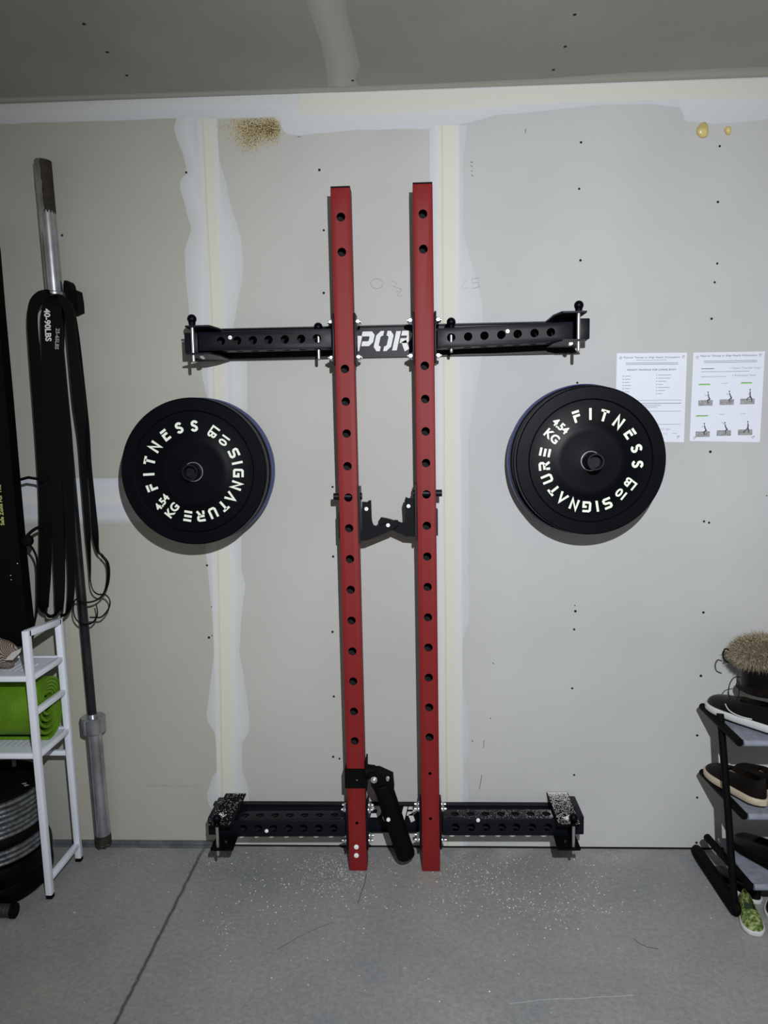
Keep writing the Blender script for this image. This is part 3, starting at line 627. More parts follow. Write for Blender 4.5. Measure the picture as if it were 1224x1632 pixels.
def fig(u, v, pose, hl):
    ln2(u-.10, u+.05+.02*(pose % 2), v, .0016, k=.0005) if hl else ln2(u-.08, u+.0, v, .0008)
    if hl: ln2(u-.11, u+.06, v+.008, .0034, HIL, k=.0003)
    a = f2(u-.10, v+.245, .0003); MB().prism([a, a+ex2*.044, a+ex2*.044+ez2*.0175, a+ez2*.0175], (0, .0001, 0)).build('photo_floor', MATG, t2, smooth=None)
    c = f2(u+.02, v+.15, .0006); q = lambda x, z: c+ex2*x*.001+ez2*z*.001
    P_ = {0: ([(3, 10), (5, 0), (9, -6)], [(8, -6), (1, -9), (5, -20)], [(4, 8), (-4, 5), (-7, 8)]),
          1: ([(3, 10), (6, 2), (10, -5)], [(9, -5), (3, -9), (4, -20)], [(3, 9), (-4, 6), (-6, 10)]),
          2: ([(3, 13), (3, 4), (4, -3)], [(4, -3), (9, -10), (9, -19)], [(4, 12), (-2, 6), (2, 3)]),
          3: ([(0, 10), (3, 0), (7, -7)], [(6, -6), (-1, -10), (2, -20)], [(1, 8), (-6, 5), (-8, 8)]),
          4: ([(-2, 9), (1, 0), (6, -7)], [(5, -6), (0, -10), (2, -20)], [(-2, 9), (-8, 14), (-13, 18)]),
          5: ([(3, 10), (4, 2), (3, -4)], [(3, -4), (6, -10), (7, -18)], [(2, 9), (6, 4), (0, 4)])}[pose]
    mb = MB(); mb.sweep([q(*p_) for p_ in P_[0]], .0017, n=6, radii=[.0016, .0017, .0022]); mb.sweep([q(*p_) for p_ in P_[1]], .0014, n=6, radii=[.0023, .0017, .0009])
    if pose in (2, 5): mb.sweep([q(*p_) for p_ in ([(3, -3), (-5, -8), (-6, -14)] if pose == 2 else [(3, -4), (-4, -11), (-10, -18)])], .0014, n=6)
    h_ = P_[0][0]; mb.sph(q(h_[0]-.5, h_[1]+6), .0021, 10); mb.build('printed_figure', FIGD, t2)
    mb = MB(); mb.sweep([q(*p_) for p_ in P_[2]], .0007, n=6); mb.sweep([q(h_[0], h_[1]), q(h_[0]-.8, h_[1]+4)], .0009, n=6); mb.build('printed_arms', FIGL, t2)
for u, v, p_, h_ in ((.20, .355, 0, 1), (.50, .35, 1, 0), (.79, .345, 2, 1), (.18, .71, 3, 1), (.48, .70, 4, 0), (.78, .695, 5, 0)): fig(u, v, p_, h_)

# ================================================================== BARBELL AND HOLDER
bar = thing('olympic_barbell', 'worn steel barbell standing upright against the wall among hanging bands', 'barbell', (-1.061, -.05, .03))
A = Vector((-1.0605, -.05, .035)); B = Vector((-1.1235, -.05, 2.241)); d = (B-A).normalized(); LB_ = (B-A).length
MA = Matrix.Translation(A) @ d.to_track_quat('Z', 'Y').to_matrix().to_4x4()
def zr(z): return (z-A.z)/(B.z-A.z)*LB_
lo_c, hi_c = zr(.455), zr(1.828)
MB().lathe([(0, lo_c), (.0142, lo_c), (.0142, hi_c), (0, hi_c)], MA, n=28).build('shaft', SHAFT, bar)
def slv(z0, z1, dirn):
    z = [z0, z1]; mb = MB(); mb.lathe([(0, z0), (.0235, z0), (.025, z0+.002), (.025, z1-.002), (.0235, z1), (0, z1)], MA, n=40); mb.build('sleeve', STEEL, bar)
slv(0, lo_c-.012, 1); slv(hi_c+.012, LB_, 1)
for a0, a1 in ((lo_c-.028, lo_c+.026), (hi_c-.012, hi_c+.02)):
    rr = .040 if a0 < 1 else .033
    mb = MB(); mb.lathe([(0, a0), (rr-.003, a0), (rr, a0+.003), (rr, a1-.003), (rr-.003, a1), (.016, a1), (.016, a1+.008), (0, a1+.008)], MA, n=44); mb.build('collar', STEEL, bar)
def residue(z0, z1, ang0, ang1, nm):
    mb = MB(); n = 22; k = 16; vs_ = []
    for i in range(k+1):
        row = []
        w0 = random.uniform(-.12, .12); w1 = random.uniform(-.1, .1)
        for j in range(n+1):
            a = ang0+w0+(ang1+w1-ang0-w0)*j/n; z = z0+(z1-z0)*i/k
            if i == 0: z += .006*math.sin(j*1.7)
            row.append(mb.bm.verts.new(MA @ Vector((.0258*math.cos(a), .0258*math.sin(a), z))))
        vs_.append(row)
    for i in range(k):
        for j in range(n): mb.bm.faces.new((vs_[i][j], vs_[i][j+1], vs_[i+1][j+1], vs_[i+1][j]))
    mb.build(nm, TAR, bar)
# find the local angle that faces right/room
loc = MA.inverted().to_3x3(); aR = math.atan2((loc @ Vector((1, 0, 0))).y, (loc @ Vector((1, 0, 0))).x); aC = math.atan2((loc @ Vector((0, -1, 0))).y, (loc @ Vector((0, -1, 0))).x)
sg = 1 if ((aC-aR+PI) % (2*PI)-PI) > 0 else -1
residue(LB_-.155, LB_-.003, aR-sg*.8, aR+sg*1.45, 'rubber_residue'); residue(LB_-.09, LB_-.05, aR+sg*2.8, aR+sg*3.6, 'rubber_residue')
residue(.002, .035, aR-sg*1.2, aR+sg*3.6, 'rubber_residue')
MB().cyl(MA @ Vector((0, 0, LB_-.001)), MA @ Vector((0, 0, LB_+.0015)), .020, n=24).build('end_cap', SHAFT, bar)
hd = thing('barbell_holder', 'small black wall bracket gripping the barbell below its upper collar', 'barbell holder', (-1.08, 0, 1.8))
P_ = [pw(x, y, .045) for x, y in ((101.5, 447), (107, 447), (110, 452), (112, 461), (121, 462), (124, 480), (125, 496), (114, 501), (101, 500))]
MB().prism(P_, (0, .045, 0)).build('back_plate', BLKM, hd, smooth=None)
MB().box((-1.135, -.085, 1.795), (-1.118, 0, 1.812)).box((-1.088, -.085, 1.795), (-1.07, 0, 1.812)).build('fork', BLKM, hd)

# ================================================================== RESISTANCE BANDS
BT = .004
def band(name, label, keys, closed_n=10, th=BT):
    t = thing(name, label, 'resistance band', pw(92, 480, .06), 'exercise bands looped over the barbell')
    K = [list(pw(x, y, o_)) + [wd/530.0] + list(dr) for x, y, o_, wd, dr in keys]
    C_ = catmull(K, closed_n)
    b_ = MB(); b_.ribbon([c[:3] for c in C_], [c[3] for c in C_], [c[4:7] for c in C_], th); b_.build('strap', BAND, t, smooth=50)
    return t
X = (1, 0, 0); D1 = (.7, -.7, 0); D2 = (.45, -.9, 0); Y = (0, 1, 0)
b1 = band('resistance_band', 'widest black band, marked 40-90LBS in white, hanging on the far left', [
 (103, 500, .02, 16, X), (95, 480, .045, 18, X), (88, 471, .085, 20, X), (62, 476, .088, 20, X), (52, 500, .088, 17, X), (55, 560, .088, 18, X), (66, 690, .09, 21, X), (72, 800, .09, 21, X), (72, 900, .088, 21, X), (69, 960, .088, 19, X), (74, 976, .09, 17, D1), (82, 981, .095, 16, D2), (90, 974, .10, 15, D1), (95, 950, .102, 16, X), (94, 880, .102, 20, X), (89, 780, .10, 21, X), (85, 690, .10, 22, X), (79, 600, .10, 24, X), (77, 540, .10, 23, X), (76, 500, .10, 21, X), (80, 480, .098, 17, X), (90, 471, .09, 16, X), (98, 480, .05, 14, X)])
b2 = band('resistance_band', 'middle black band with small 25-65LBS lettering beside the widest one', [
 (104, 492, .022, 8, X), (98, 479, .05, 10, X), (94, 474, .09, 11, X), (91, 482, .105, 12, X), (93, 510, .108, 13, X), (95, 560, .106, 13, X), (101, 640, .104, 18, X), (107, 720, .102, 20, X), (111, 820, .10, 18, X), (114, 900, .098, 13, X), (113, 950, .098, 11, X), (108, 973, .096, 12, D1), (100, 980, .094, 12, D2), (99, 968, .09, 9, D1), (99, 930, .084, 9, X), (100, 820, .08, 9, X), (98, 700, .078, 10, X), (97, 600, .078, 10, X), (99, 520, .075, 9, X), (103, 492, .05, 8, X)])
b3 = band('resistance_band', 'narrow black band right of the barbell shaft, curling loosely at its lower end', [
 (92, 477, .112, 12, X), (100, 480, .112, 14, X), (109, 492, .11, 17, X), (113, 520, .105, 16, X), (118, 570, .10, 17, X), (126, 640, .095, 20, X), (131, 700, .09, 13, X), (134, 760, .088, 10, X), (139, 830, .085, 9, X), (143, 900, .083, 7, D1), (144, 925, .083, 4, D2), (148, 940, .084, 3, D2), (156, 947, .086, 3, D2), (168, 948, .087, 3, D2), (175, 957, .088, 3, D2), (173, 970, .088, 3, D2), (162, 983, .09, 3, D2), (150, 984, .092, 3, D2), (143, 984, .094, 3, D2)])
b4 = band('resistance_band', 'narrowest black band farthest right, its loose end drooping in rings', [
 (106, 489, .07, 10, X), (115, 500, .08, 10, X), (122, 540, .085, 10, X), (128, 600, .085, 12, X), (136, 680, .08, 13, X), (142, 740, .078, 8, X), (147, 790, .078, 8, X), (151, 840, .078, 11, X), (155, 875, .08, 12, D1), (163, 886, .08, 12, D1), (171, 897, .078, 10, D1), (173, 915, .076, 9, D1), (170, 935, .076, 7, D1), (162, 950, .085, 5, D2), (150, 958, .092, 4, D2), (135, 960, .095, 5, D2), (122, 955, .095, 4, D2), (117, 965, .094, 3, D2), (119, 983, .092, 3, D2), (130, 994, .092, 3, D2), (146, 993, .092, 3, D2), (155, 980, .092, 3, D2), (153, 962, .090, 3, D2)])
def vtext(par, s, x, y, off, size, dx, m, bold=.0008):
    mb = MB(); c = pw(x, y, off); dn = (pw(x+dx, y+40, off)-c).normalized(); upd = Vector((1, 0, 0))
    add_mesh(mb, text_mesh(s, size, bold=bold, ext=.0002), frame(c, dn, upd)); mb.build('lettering', m, par, smooth=None)
WL = mat('white_print', (.62, .62, .62, 1), .6); GLT = mat('grey_print', (.3, .3, .3, 1), .6); YL = mat('yellow_green_print', (.5, .55, .2, 1), .6)
vtext(b1, '40-90LBS', 75.5, 518, .1024, .0255, 2, WL); vtext(b2, '25-65LBS', 91, 540, .1105, .0165, -2, GLT, .0004)

# ================================================================== BLACK PANEL ON THE SHELF
pn = thing('leaning_panel', 'tall black equipment panel with yellow-green lettering, standing on white shelf', 'exercise equipment', (-1.3, -.13, .715))
pts = [pw(x-12, y, .15) for x, y in ((-60, 340), (-8, 340), (0, 395), (8, 490), (20, 620), (32, 760), (42, 870), (49, 940), (57, 1012), (50, 1030), (-60, 1040))]
mb = MB(); mb.prism(pts, (0, .045, 0)); mb.build('body', BLKM, pn, smooth=None)
mb = MB(); a = pw(43, 861, .15); mb.lathe([(0, .0), (.016, 0), (.018, .004), (.017, .016), (.012, .02), (0, .021)], frame(a+Vector((.006, 0, 0)), (1, 0, 0), (0, 0, 1)), n=24); mb.build('knob', BLKM, pn)
for q in ([(30, 765), (45, 761), (58, 763), (70, 768)],): MB().sweep([pw(x, y, .12-.0*i) for i, (x, y) in enumerate(q)], .0045, n=8).build('cable', BLKM, pn)
MB().sweep([Vector(v) for v in catmull([pw(38, 860, .14), pw(48, 849, .13), pw(58, 842, .12), pw(70, 838, .11)], 5)], .005, n=8).build('cable', BLKM, pn)
MB().sweep([Vector(v) for v in catmull([pw(45, 866, .15), pw(53, 876, .14), pw(59, 893, .13), pw(60, 930, .12), pw(59, 970, .12), pw(55, 992, .12), pw(50, 1015, .12)], 5)], .0035, n=8).build('cable', BLKM, pn)
mb = MB(); c = pw(4, 790, .1512); c2_ = pw(0.5, 750, .1512); add_mesh(mb, text_mesh('Safe Zone For The', .0165, bold=.0003, ext=.0002), frame(pw(1.5, 805, .1512), (c2_-c), (-1, 0, 0))); mb.build('lettering', YL, pn, smooth=None)
for x, y in ((28, 898), (17, 917), (18, 924)):  # painted glints: bright beads standing in for lights reflected on the panel
    p = pw(x, y, .151); MB().sph(p, .0022, 10).build('rivet_or_glint', ZINC, pn)

# ================================================================== WHITE SHELF UNIT
sh = thing('shelf_unit', 'white square-tube metal shelf unit on the floor at the left edge', 'shelf', (-1.4, -.19, 0))
XS = -1.128; yf, yb = -.287, -.098; tw = .019
def sq(name, a, b, w=tw, m=WHITE):
    a, b = Vector(a), Vector(b); d = b-a; q = d.to_track_quat('Z', 'Y').to_matrix().to_4x4()
    if abs(d.normalized().z) < .99 and abs(d.z) > .001: pass
    mb = MB(); h = d.length/2; mb.box((-w/2, -w/2, -h), (w/2, w/2, h), M=Matrix.Translation((a+b)/2) @ q, bev=.0015); return mb.build(name, m, sh)
for X_ in (XS, -1.70):
    sq('post', (X_, yf-.002, .012), (X_, yf-.034, .845)); sq('post', (X_, yb+.006, .012), (X_, yb-.030, .830))
    sq('side_rail', (X_, yf-.034, .836), (X_, yb-.030, .822))
    for z, e_ in ((.700, .028), (.592, .022), (.460, .016), (.060, .002)):
        sq('side_rail', (X_, yf-e_, z), (X_, yb-e_+.006, z), tw*.85)
    for yy in (yf-.002, yb+.006): MB().box((X_-.009, yy-.009, 0), (X_+.009, yy+.009, .012)).build('foot', BLKM, sh)
for z, e_ in ((.700, .028), (.460, .016)):
    sq('cross_rail', (XS, yf-e_, z), (-1.70, yf-e_, z), tw*.85); sq('cross_rail', (XS, yb-e_+.006, z), (-1.70, yb-e_+.006, z), tw*.85)
    mb = MB(); mb.box((-1.69, yf-e_+.008, z+.002), (XS-.009, yb-e_, z+.0055)); o = mb.build('shelf_board', WHITE, sh, smooth=None)
    c = MB()
    for i in range(26): c.box((-1.62+i*.018, yf-e_+.05, z-.02), (-1.614+i*.018, yf-e_+.12, z+.02))
    cut(o, c)
sq('cross_rail', (XS, yb+.004, .375), (-1.70, yb+.004, .375), tw*.8)

# mesh produce bag on the top shelf
def net_mat():
    m = mat('brown_netting', (.2, .15, .12, 1), .8); N, L = nodes(m); b = N['Principled BSDF']; tc = N.new('ShaderNodeTexCoord')
    mp = N.new('ShaderNodeMapping'); mp.inputs['Rotation'].default_value = (.5, .6, .4); w1 = N.new('ShaderNodeTexWave'); w1.inputs['Scale'].default_value = 75; w1.inputs['Distortion'].default_value = 2
    L.new(tc.outputs['Object'], mp.inputs[0]); L.new(mp.outputs[0], w1.inputs[0]); r_ = N.new('ShaderNodeValToRGB'); r_.color_ramp.elements[0].color = (.05, .035, .03, 1); r_.color_ramp.elements[1].color = (.42, .34, .28, 1)
    L.new(w1.outputs['Fac'], r_.inputs[0]); L.new(r_.outputs[0], b.inputs['Base Color']); bp = N.new('ShaderNodeBump'); bp.inputs['Strength'].default_value = .8; bp.inputs['Distance'].default_value = .003; L.new(w1.outputs['Fac'], bp.inputs['Height']); L.new(bp.outputs[0], b.inputs['Normal']); return m
nb = thing('net_bag', 'brown mesh produce bag with pale tag on the top shelf', 'net bag', (-1.25, -.24, .71))
mb = MB(); c = Vector((-1.285, -.235, .752)); mb.sph(c, 1, 40, sc=(.085, .06, .046))
for v in mb.bm.verts:
    q = v.co-c; k = 1+.12*math.sin(q.x*70+q.z*50)+.08*math.sin(q.y*110+q.x*40); v.co = c+q*k; v.co.z = max(v.co.z, .7075)
mb.build('netting', net_mat(), nb, smooth=180)
P_ = [pw(x, y, .3) for x, y in ((8, 1052), (19, 1040), (34, 1033), (32, 1040), (20, 1052))]; MB().prism(P_, (0, .001, 0)).build('tag', mat('tag_white', (.5, .5, .48, 1), .6), nb, smooth=None)

# rolled green mat on the middle shelf
def green_mat():
    m = mat('green_foam', (.105, .235, .006, 1), .65, spec=.25, var=.12, vscale=20); N, L = nodes(m); b = N['Principled BSDF']; tc = N.new('ShaderNodeTexCoord')
    w1 = N.new('ShaderNodeTexWave'); w1.inputs['Scale'].default_value = 62; w1.inputs['Distortion'].default_value = .3; L.new(tc.outputs['Object'], w1.inputs[0])
    bp = N.new('ShaderNodeBump'); bp.inputs['Strength'].default_value = .5; bp.inputs['Distance'].default_value = .002; L.new(w1.outputs['Fac'], bp.inputs['Height']); L.new(bp.outputs[0], b.inputs['Normal']); return m
GREEN = green_mat()
mc = Vector((-1.14, -.192, .5665)); prof = []
turns = 4.6; n = 260
for i in range(n+1):
    a = 2*PI*turns*i/n; r_ = .096-(.096-.028)*(i/n); yy = r_*math.cos(a-PI*.55); zz = r_*math.sin(a-PI*.55)
    # layers sag open under the core
    lift = .021*(i/n)
    prof.append((mc.y+yy, mc.z+zz*1.0+lift))
mb = MB(); th_ = .0085; rows = []
for i, (yy, zz) in enumerate(prof):
    j0, j1 = max(i-1, 0), min(i+1, n); ty, tz = prof[j1][0]-prof[j0][0], prof[j1][1]-prof[j0][1]; l_ = math.hypot(ty, tz); ny, nz_ = -tz/l_, ty/l_
    rows.append([mb.bm.verts.new((x, yy+s_*ny*th_/2, zz+s_*nz_*th_/2)) for x, s_ in ((-1.68, -1), (-1.68, 1), (-1.142, 1), (-1.142, -1))])
for i in range(n):
    A_, B_ = rows[i], rows[i+1]
    for j in range(4): mb.bm.faces.new((A_[j], A_[(j+1) % 4], B_[(j+1) % 4], B_[j]))
mb.bm.faces.new(rows[0]); mb.bm.faces.new(rows[-1][::-1])
zmin = min(v.co.z for v in mb.bm.verts)
for v in mb.bm.verts: v.co.z += .4665-zmin
tag(mb.build('exercise_mat', GREEN, None, smooth=40), 'bright green foam mat rolled up on the middle white shelf', 'exercise mat')
# rod under the middle shelf with spring clip
rd_ = thing('metal_rod', 'dark rod with clips slung beneath the middle white shelf', 'rod', (-1.4, -.22, .43))
MB().cyl((-1.66, -.225, .433), (-1.165, -.225, .433), .013, n=20).build('bar', BLKM, rd_)
for x in (-1.24, -1.17): MB().cyl((x-.012, -.225, .433), (x+.006, -.225, .433), .021, n=20).build('spring_clip', SHAFT, rd_); MB().cyl((x, -.24, .43), (x+.003, -.245, .398), .006, n=10).build('clip_tab', SHAFT, rd_)

# ================================================================== STACK OF PLATES ON THE FLOOR
def disc(cx, cy, z0, t, r, m, label, group, holes=True, silver=False):
    th = thing('floor_weight_plate', label, 'weight plate', (cx, cy, z0), group); M_ = Matrix.Translation((cx, cy, z0))
    g = .0265; mb = MB()
    mb.lathe([(g, 0), (r-.02, 0), (r-.006, .001), (r-.001, t*.25), (r, t*.5), (r-.001, t*.75), (r-.006, t-.001), (r-.022, t-.001), (r-.028, t-.005), (.05, t-.005), (.042, t-.001), (g, t-.001)], M_, n=96, closed=True)
    mb.build('disc', m, th, smooth=50); return th
z = 0; cx, cy = -1.385, -.205
for k in range(2): disc(cx, cy, z, .060, .205, RUB, ['black rubber plate on the floor at the very bottom of the stack', 'black rubber plate second from the floor in the stack'][k], 'black plates in the floor stack'); z += .0605
cx2 = -1.36; cy2 = -.205
for k in range(3): disc(cx2, cy2, z, .0155, .170, IRON, 'silver iron plate, %s of the three just above the black rubber pair' % ['lowest', 'middle', 'topmost'][k], 'silver iron plates in the floor stack'); z += .0157
disc(cx2, cy2, z, .034, .168, BLKM, 'black plate dividing the silver iron plates of the stack', 'black plates in the floor stack'); z += .0345
NM = ['lowest', 'second from the bottom', 'third from the bottom', 'middle', 'third from the top', 'second from the top', 'topmost']
for k in range(7): disc(cx2+random.uniform(-.003, .003), cy2+random.uniform(-.003, .003), z, .0158, .170, IRON, 'silver iron plate, %s of the seven-high group' % NM[k], 'silver iron plates in the floor stack'); z += .016
tp = disc(cx2-.004, cy2+.002, z, .012, .168, BLKM, 'flat black plate lying on top of the floor stack', 'black plates in the floor stack')
mb = MB(); q = [pz(x, y, z+.0122) for x, y in ((35, 1249), (42, 1248), (40, 1253), (46, 1251), (38, 1251))]; mb.sweep(q, .0012, n=5); mb.build('embossed_mark', GLT, tp)
dmb = thing('hand_weight', 'short black ribbed cylinder on the floor before the plate stack', 'hand weight', (-1.23, -.36, 0))
e = pz(26, 1452, .02); mb = MB(); L_ = .16; pf = [(0, 0), (.019, 0)]
for i in range(12): pf += [(.019, .01+i*.0115), (.0178, .0115+i*.0115), (.0178, .0165+i*.0115), (.019, .018+i*.0115)]
pf += [(.019, L_), (0, L_)]
mb.lathe(pf, frame((e.x-.012, e.y, .0215), (0, 1, 0), (0, 0, 1)) @ Matrix.Rotation(PI, 4, 'Y'), n=28); mb.build('grip', mat('ribbed_black', (.02, .022, .022, 1), .5), dmb)
MB().cyl((e.x-.013, e.y, .0215), (e.x-.001, e.y, .0215), .0213, n=28).build('end_cap', BLKM, dmb)

# ================================================================== SHOE RACK (right edge)
sr = thing('shoe_rack', 'black tube shoe rack with grey fabric shelves at the right edge', 'shoe rack', (1.15, -.2, 0))
FAB = mat('grey_fabric', (.20, .22, .27, 1), .9, bump=.5, bscale=300, var=.15, vscale=60)
XA = .905
for X_ in (XA, 1.50):
    pts = catmull([(X_, -.335, .012), (X_, -.30, .011), (X_, -.2, .011), (X_, -.09, .011), (X_, -.052, .014), (X_, -.045, .022), (X_, -.06, .033), (X_, -.10, .036), (X_, -.25, .036), (X_, -.33, .036), (X_, -.352, .030), (X_, -.352, .018)], 6, closed=True)
    MB().sweep([Vector(p_)+Vector((0, 0, .002)) for p_ in pts], .0132, n=10, closed=True).build('foot_loop', BLKM, sr)
    MB().sweep([(X_, -.34, .03), (X_+.002, -.27, .28), (X_, -.20, .547)], .0105, n=14).build('post', BLKM, sr)
SH = [(.515, -.335, -.075, .000), (.298, -.335, -.075, .020), (.105, -.365, -.12, .030)]
for z, y0, y1, dx in SH:
    MB().sweep([(XA+dx*.3-.004, y1, z+.006), (XA+dx, y0, z)], .0115, n=14).build('shelf_end_tube', BLKM, sr)
    MB().box((XA+dx+.008, y0+.004, z-.004), (1.5, y1, z+.003)).build('shelf_fabric', FAB, sr)
    MB().cyl((XA+dx+.010, y0, z-.001), (1.5, y0, z-.001), .0095, n=14).build('fabric_hem', FAB, sr)

# shoes
def shoe(name, label, toe, heel, z0, wid, hgt, mats, group=None, open_=True, collar=None, ht_toe=.45):
    """lofted low shoe from heel to toe; mats = (upper, sole, lining)"""
    toe, heel = Vector((toe[0], toe[1], z0)), Vector((heel[0], heel[1], z0)); ax = (toe-heel); L_ = ax.length; ax.normalize(); sd = ax.cross(Vector((0, 0, 1)))
    t = thing(name, label, 'shoe', heel, group)
    def wf(u): return wid/2*(.72*math.sin(min(1, u/.16)*PI/2)**.6 if u < .16 else (.72+.28*min(1, (u-.16)/.5))*(1 if u < .72 else math.sqrt(max(0, 1-((u-.72)/.281)**2.2))))
    def ring(u, z, k=1): return heel+ax*(u*L_), wf(u)*k, z
    outl = []
    us = [0.001, .02, .06, .12, .2, .3, .42, .55, .68, .78, .86, .93, .97, .995]
    for u in us: outl.append((u, 1))
    for u in us[::-1]: outl.append((u, -1))
    st = hgt*.26
    mb = MB(); loop = [heel+ax*(u*L_)+sd*wf(u)*s_ for u, s_ in outl]
    cen = heel+ax*L_*.5
    rr = []
    for k, z in ((.96, 0), (1.03, st*.2), (1.04, st*.85), (1.0, st)): rr.append([mb.bm.verts.new(cen+(p_-cen)*k+Vector((0, 0, z+ (0)))) for p_ in loop])
    for a_, b_ in zip(rr, rr[1:]):
        for i in range(len(loop)): mb.bm.faces.new((a_[i], a_[(i+1) % len(loop)], b_[(i+1) % len(loop)], b_[i]))
    mb.bm.faces.new(rr[0]); mb.bm.faces.new(rr[-1][::-1]); mb.build('sole', mats[1], t, smooth=50)
    # upper: rows along length, arch across
    mb = MB(); rows = []
    for u in us:
        top = hgt*(1.0 if u < .12 else (1.0-.12*min(1, (u-.12)/.3) if u < .42 else max(.30, .88-(u-.42)*1.0*(1-ht_toe+.3))))
        if u > .93: top *= (1-(u-.93)*4)
        top = max(top, st*1.15); w_ = wf(u)*.97; row = []
        half = .50 if .05 < u < .56 and open_ else 0
        for j in range(9):
            a_ = PI*j/8; cx_ = math.cos(a_); zz = math.sin(a_)**.65
            row.append(heel+ax*(u*L_)+sd*(w_*cx_*(1-.18*zz))+Vector((0, 0, st*.9+(top-st*.9)*zz)))
        rows.append([mb.bm.verts.new(p_) for p_ in row])
    for i in range(len(rows)-1):
        for j in range(8):
            if open_ and us[i] >= .05 and us[i+1] <= .56 and 2 <= j <= 5: continue
            mb.bm.faces.new((rows[i][j], rows[i][j+1], rows[i+1][j+1], rows[i+1][j]))
    mb.bm.faces.new(rows[0])
    o = mb.build('upper', mats[0], t, smooth=60)
    so = o.modifiers.new('s', 'SOLIDIFY'); so.thickness = .003; so.offset = -1; ss = o.modifiers.new('u', 'SUBSURF'); ss.levels = 1; ss.render_levels = 2
    if open_:
        mb = MB(); mb.prism([cen+(heel+ax*(u*L_)+sd*wf(u)*s_-cen)*.85+Vector((0, 0, st+.002)) for u, s_ in outl], (0, 0, .002)); mb.build('insole', mats[2], t, smooth=None)
        b_ = MB(); rim = []
        for i, u in enumerate(us):
            if .05 <= u <= .56: rim.append(i)
        Lr = [rows_[2] for rows_ in []]
    return t, heel, ax, sd, L_, wf, st
def camo():
    m = mat('green_camo', (.08, .12, .03, 1), .8, spec=.2); N, L = nodes(m); b = N['Principled BSDF']; tc = N.new('ShaderNodeTexCoord'); v = N.new('ShaderNodeTexNoise'); v.inputs['Scale'].default_value = 110; v.inputs['Detail'].default_value = 4
    L.new(tc.outputs['Object'], v.inputs['Vector']); r_ = N.new('ShaderNodeValToRGB'); e = r_.color_ramp.elements; e[0].position = .36; e[0].color = (.035, .075, .012, 1); e[1].position = .62; e[1].color = (.30, .33, .16, 1); q = e.new(.5); q.color = (.11, .17, .035, 1)
    L.new(v.outputs['Fac'], r_.inputs[0]); L.new(r_.outputs[0], b.inputs['Base Color']); return m
SOLEW = mat('white_rubber_sole', (.52, .53, .53, 1), .5); LEA = mat('black_leather', (.0018, .0018, .0022, 1), .35, spec=.25); BRN = mat('brown_leather', (.0045, .003, .0022, 1), .5, spec=.15, var=.3, vscale=50)
TAN = mat('tan_lining', (.26, .20, .14, 1), .8, var=.15, vscale=30); LING = mat('green_lining', (.02, .05, .025, 1), .8); CRS = mat('cream_sole', (.45, .38, .28, 1), .6)
shoe('slip_on_shoe', 'small green camouflage slip-on shoe on the floor at lower right', (.925, -.432), (.950, -.295), 0, .060, .058, (camo(), SOLEW, LING))
shoe('low_shoe', 'dark shoe with white sole edge on the floor behind the green one', (1.005, -.372), (1.13, -.20), 0, .075, .05, (LEA, SOLEW, BLKM))
sk = shoe('skate_shoe', 'black shoe with white sole stripes on the top rack shelf', (.912, -.10), (1.05, -.335), .5325, .105, .085, (LEA, SOLEW, TAN), ht_toe=.6)
shoe('moccasin', 'dark brown shoe with tan lining on the middle rack shelf, nearer its left end', (.918, -.095), (.990, -.318), .3155, .085, .085, (BRN, CRS, TAN))
shoe('moccasin', 'dark brown shoe with tan lining on the middle rack shelf, cut by the photo edge', (1.005, -.095), (1.08, -.318), .3155, .085, .085, (BRN, CRS, TAN))
shoe('low_shoe', 'plain black shoe in shadow on the lowest rack shelf', (.985, -.15), (1.06, -.33), .118, .09, .075, (LEA, BLKM, BLKM))
shoe('low_shoe', 'black shoe with pale sole lying inside the rack foot on the floor', (.935, -.12), (1.0, -.29), 0, .07, .05, (LEA, SOLEW, BLKM))
MB().sweep([Vector(v) for v in catmull([pw(1156, 1122, .2), pw(1161, 1131, .225), pw(1173, 1139, .245), pw(1192, 1145, .265), pw(1219, 1149, .285)], 6)], .0016, n=8).build('piping', SOLEW, sk[0])
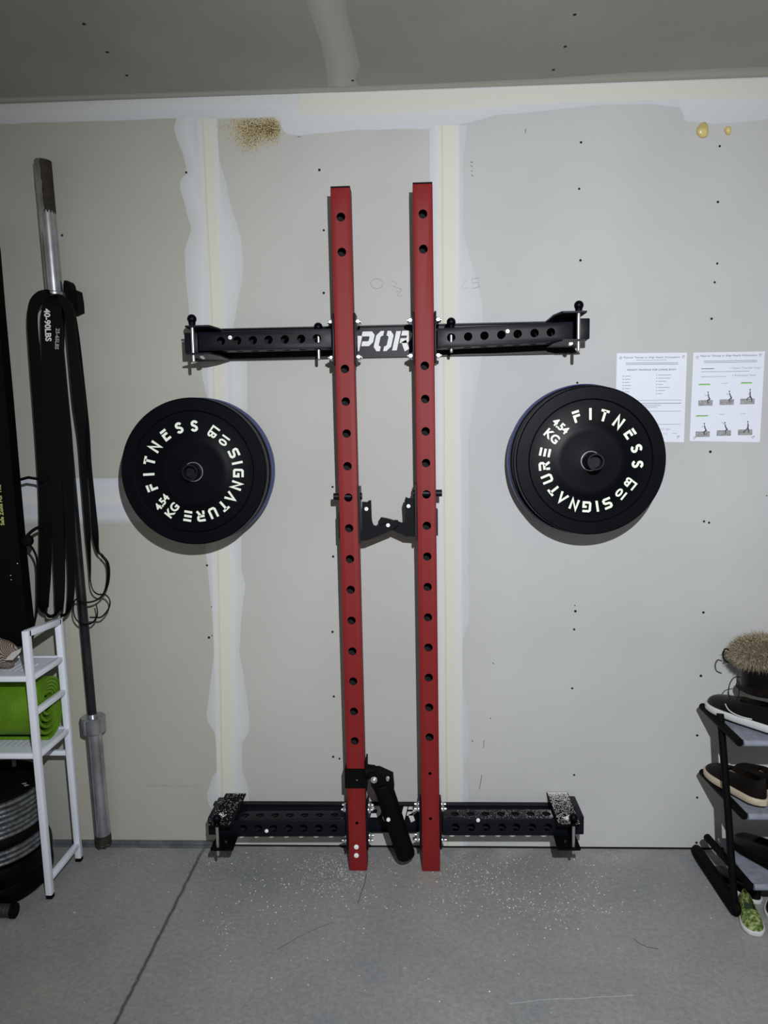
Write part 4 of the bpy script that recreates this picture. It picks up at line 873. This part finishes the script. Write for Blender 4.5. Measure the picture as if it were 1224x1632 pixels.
# fur trimmed boot on the top shelf
bt = thing('fur_boot', 'dark winter boot with bushy brown fur collar on the top rack shelf', 'boot', (1.03, -.17, .52))
bp_ = [(1.03, -.16, .522, .052), (1.03, -.16, .55, .062), (1.03, -.165, .60, .058), (1.03, -.165, .65, .056), (1.03, -.165, .70, .060), (1.03, -.165, .735, .062)]
mb = MB(); mb.lathe([(0, .60)]+[(r_, z_) for _, _, z_, r_ in [(0, 0, .60, .055)] + bp_[3:]]+[(.05, .735), (.05, .62), (0, .62)], Matrix.Translation((1.055, -.118, 0)), n=36); mb.build('shaft', LEA, bt)
mb = MB(); mb.sph((1.055, -.125, .575), 1, 28, sc=(.066, .085, .055)); 
for v in mb.bm.verts: v.co.z = max(v.co.z, .595-.0)
mb.build('vamp', BRN, bt)
mb = MB(); core = Vector((1.052, -.125, .715))
mb.sph(core, 1, 28, sc=(.085, .075, .045)); fc = mb.build('fur_core', mat('fur_dark', (.10, .075, .045, 1), .9), bt)
fb = MB()
for k in range(9000):
    th_ = random.uniform(0, 2*PI); ph = math.acos(random.uniform(-.75, 1)); dv = Vector((math.sin(ph)*math.cos(th_), math.sin(ph)*math.sin(th_), math.cos(ph)))
    if dv.y > .25: continue
    p0 = core+Vector((dv.x*.083, dv.y*.073, dv.z*.043)); ln_ = random.uniform(.012, .030); 
    fl_ = (dv+Vector((random.gauss(0, .35), random.gauss(0, .35), random.gauss(-.15, .35)))).normalized(); tip = p0+fl_*ln_+Vector((0, 0, -.006*random.random()))
    sd_ = fl_.cross(Vector((random.gauss(0, 1), random.gauss(0, 1), random.gauss(0, 1)))).normalized()*random.uniform(.0004, .0008)
    mid = p0+fl_*ln_*.55; v_ = [fb.bm.verts.new(x) for x in (p0-sd_, p0+sd_, mid+sd_*.8, tip, mid-sd_*.8)]; fb.bm.faces.new(v_)
FUR = mat('brown_fur', (.13, .10, .06, 1), .8, col2=(.46, .39, .27, 1), vscale=120)
o = fb.build('fur_collar', FUR, bt, smooth=None); o['kind'] = 'stuff'
MB().sweep([Vector(v) for v in catmull([pw(1161, 1056, .2), pw(1154, 1051, .21), pw(1152, 1042, .21), pw(1156, 1034, .21), pw(1161, 1036, .2)], 5)], .0022, n=8).build('pull_loop', LEA, bt)
MB().sweep([Vector(v) for v in catmull([pw(1180, 1079, .22), pw(1170, 1080, .24), pw(1163, 1090, .25), pw(1161, 1104, .25), pw(1164, 1114, .24)], 5)], .0015, n=8).build('lace', LEA, bt)
MB().sweep([Vector(v) for v in catmull([pw(1174, 1082, .24), pw(1176, 1092, .25), pw(1178, 1104, .25), pw(1172, 1120, .25)], 5)], .0015, n=8).build('lace', LEA, bt)
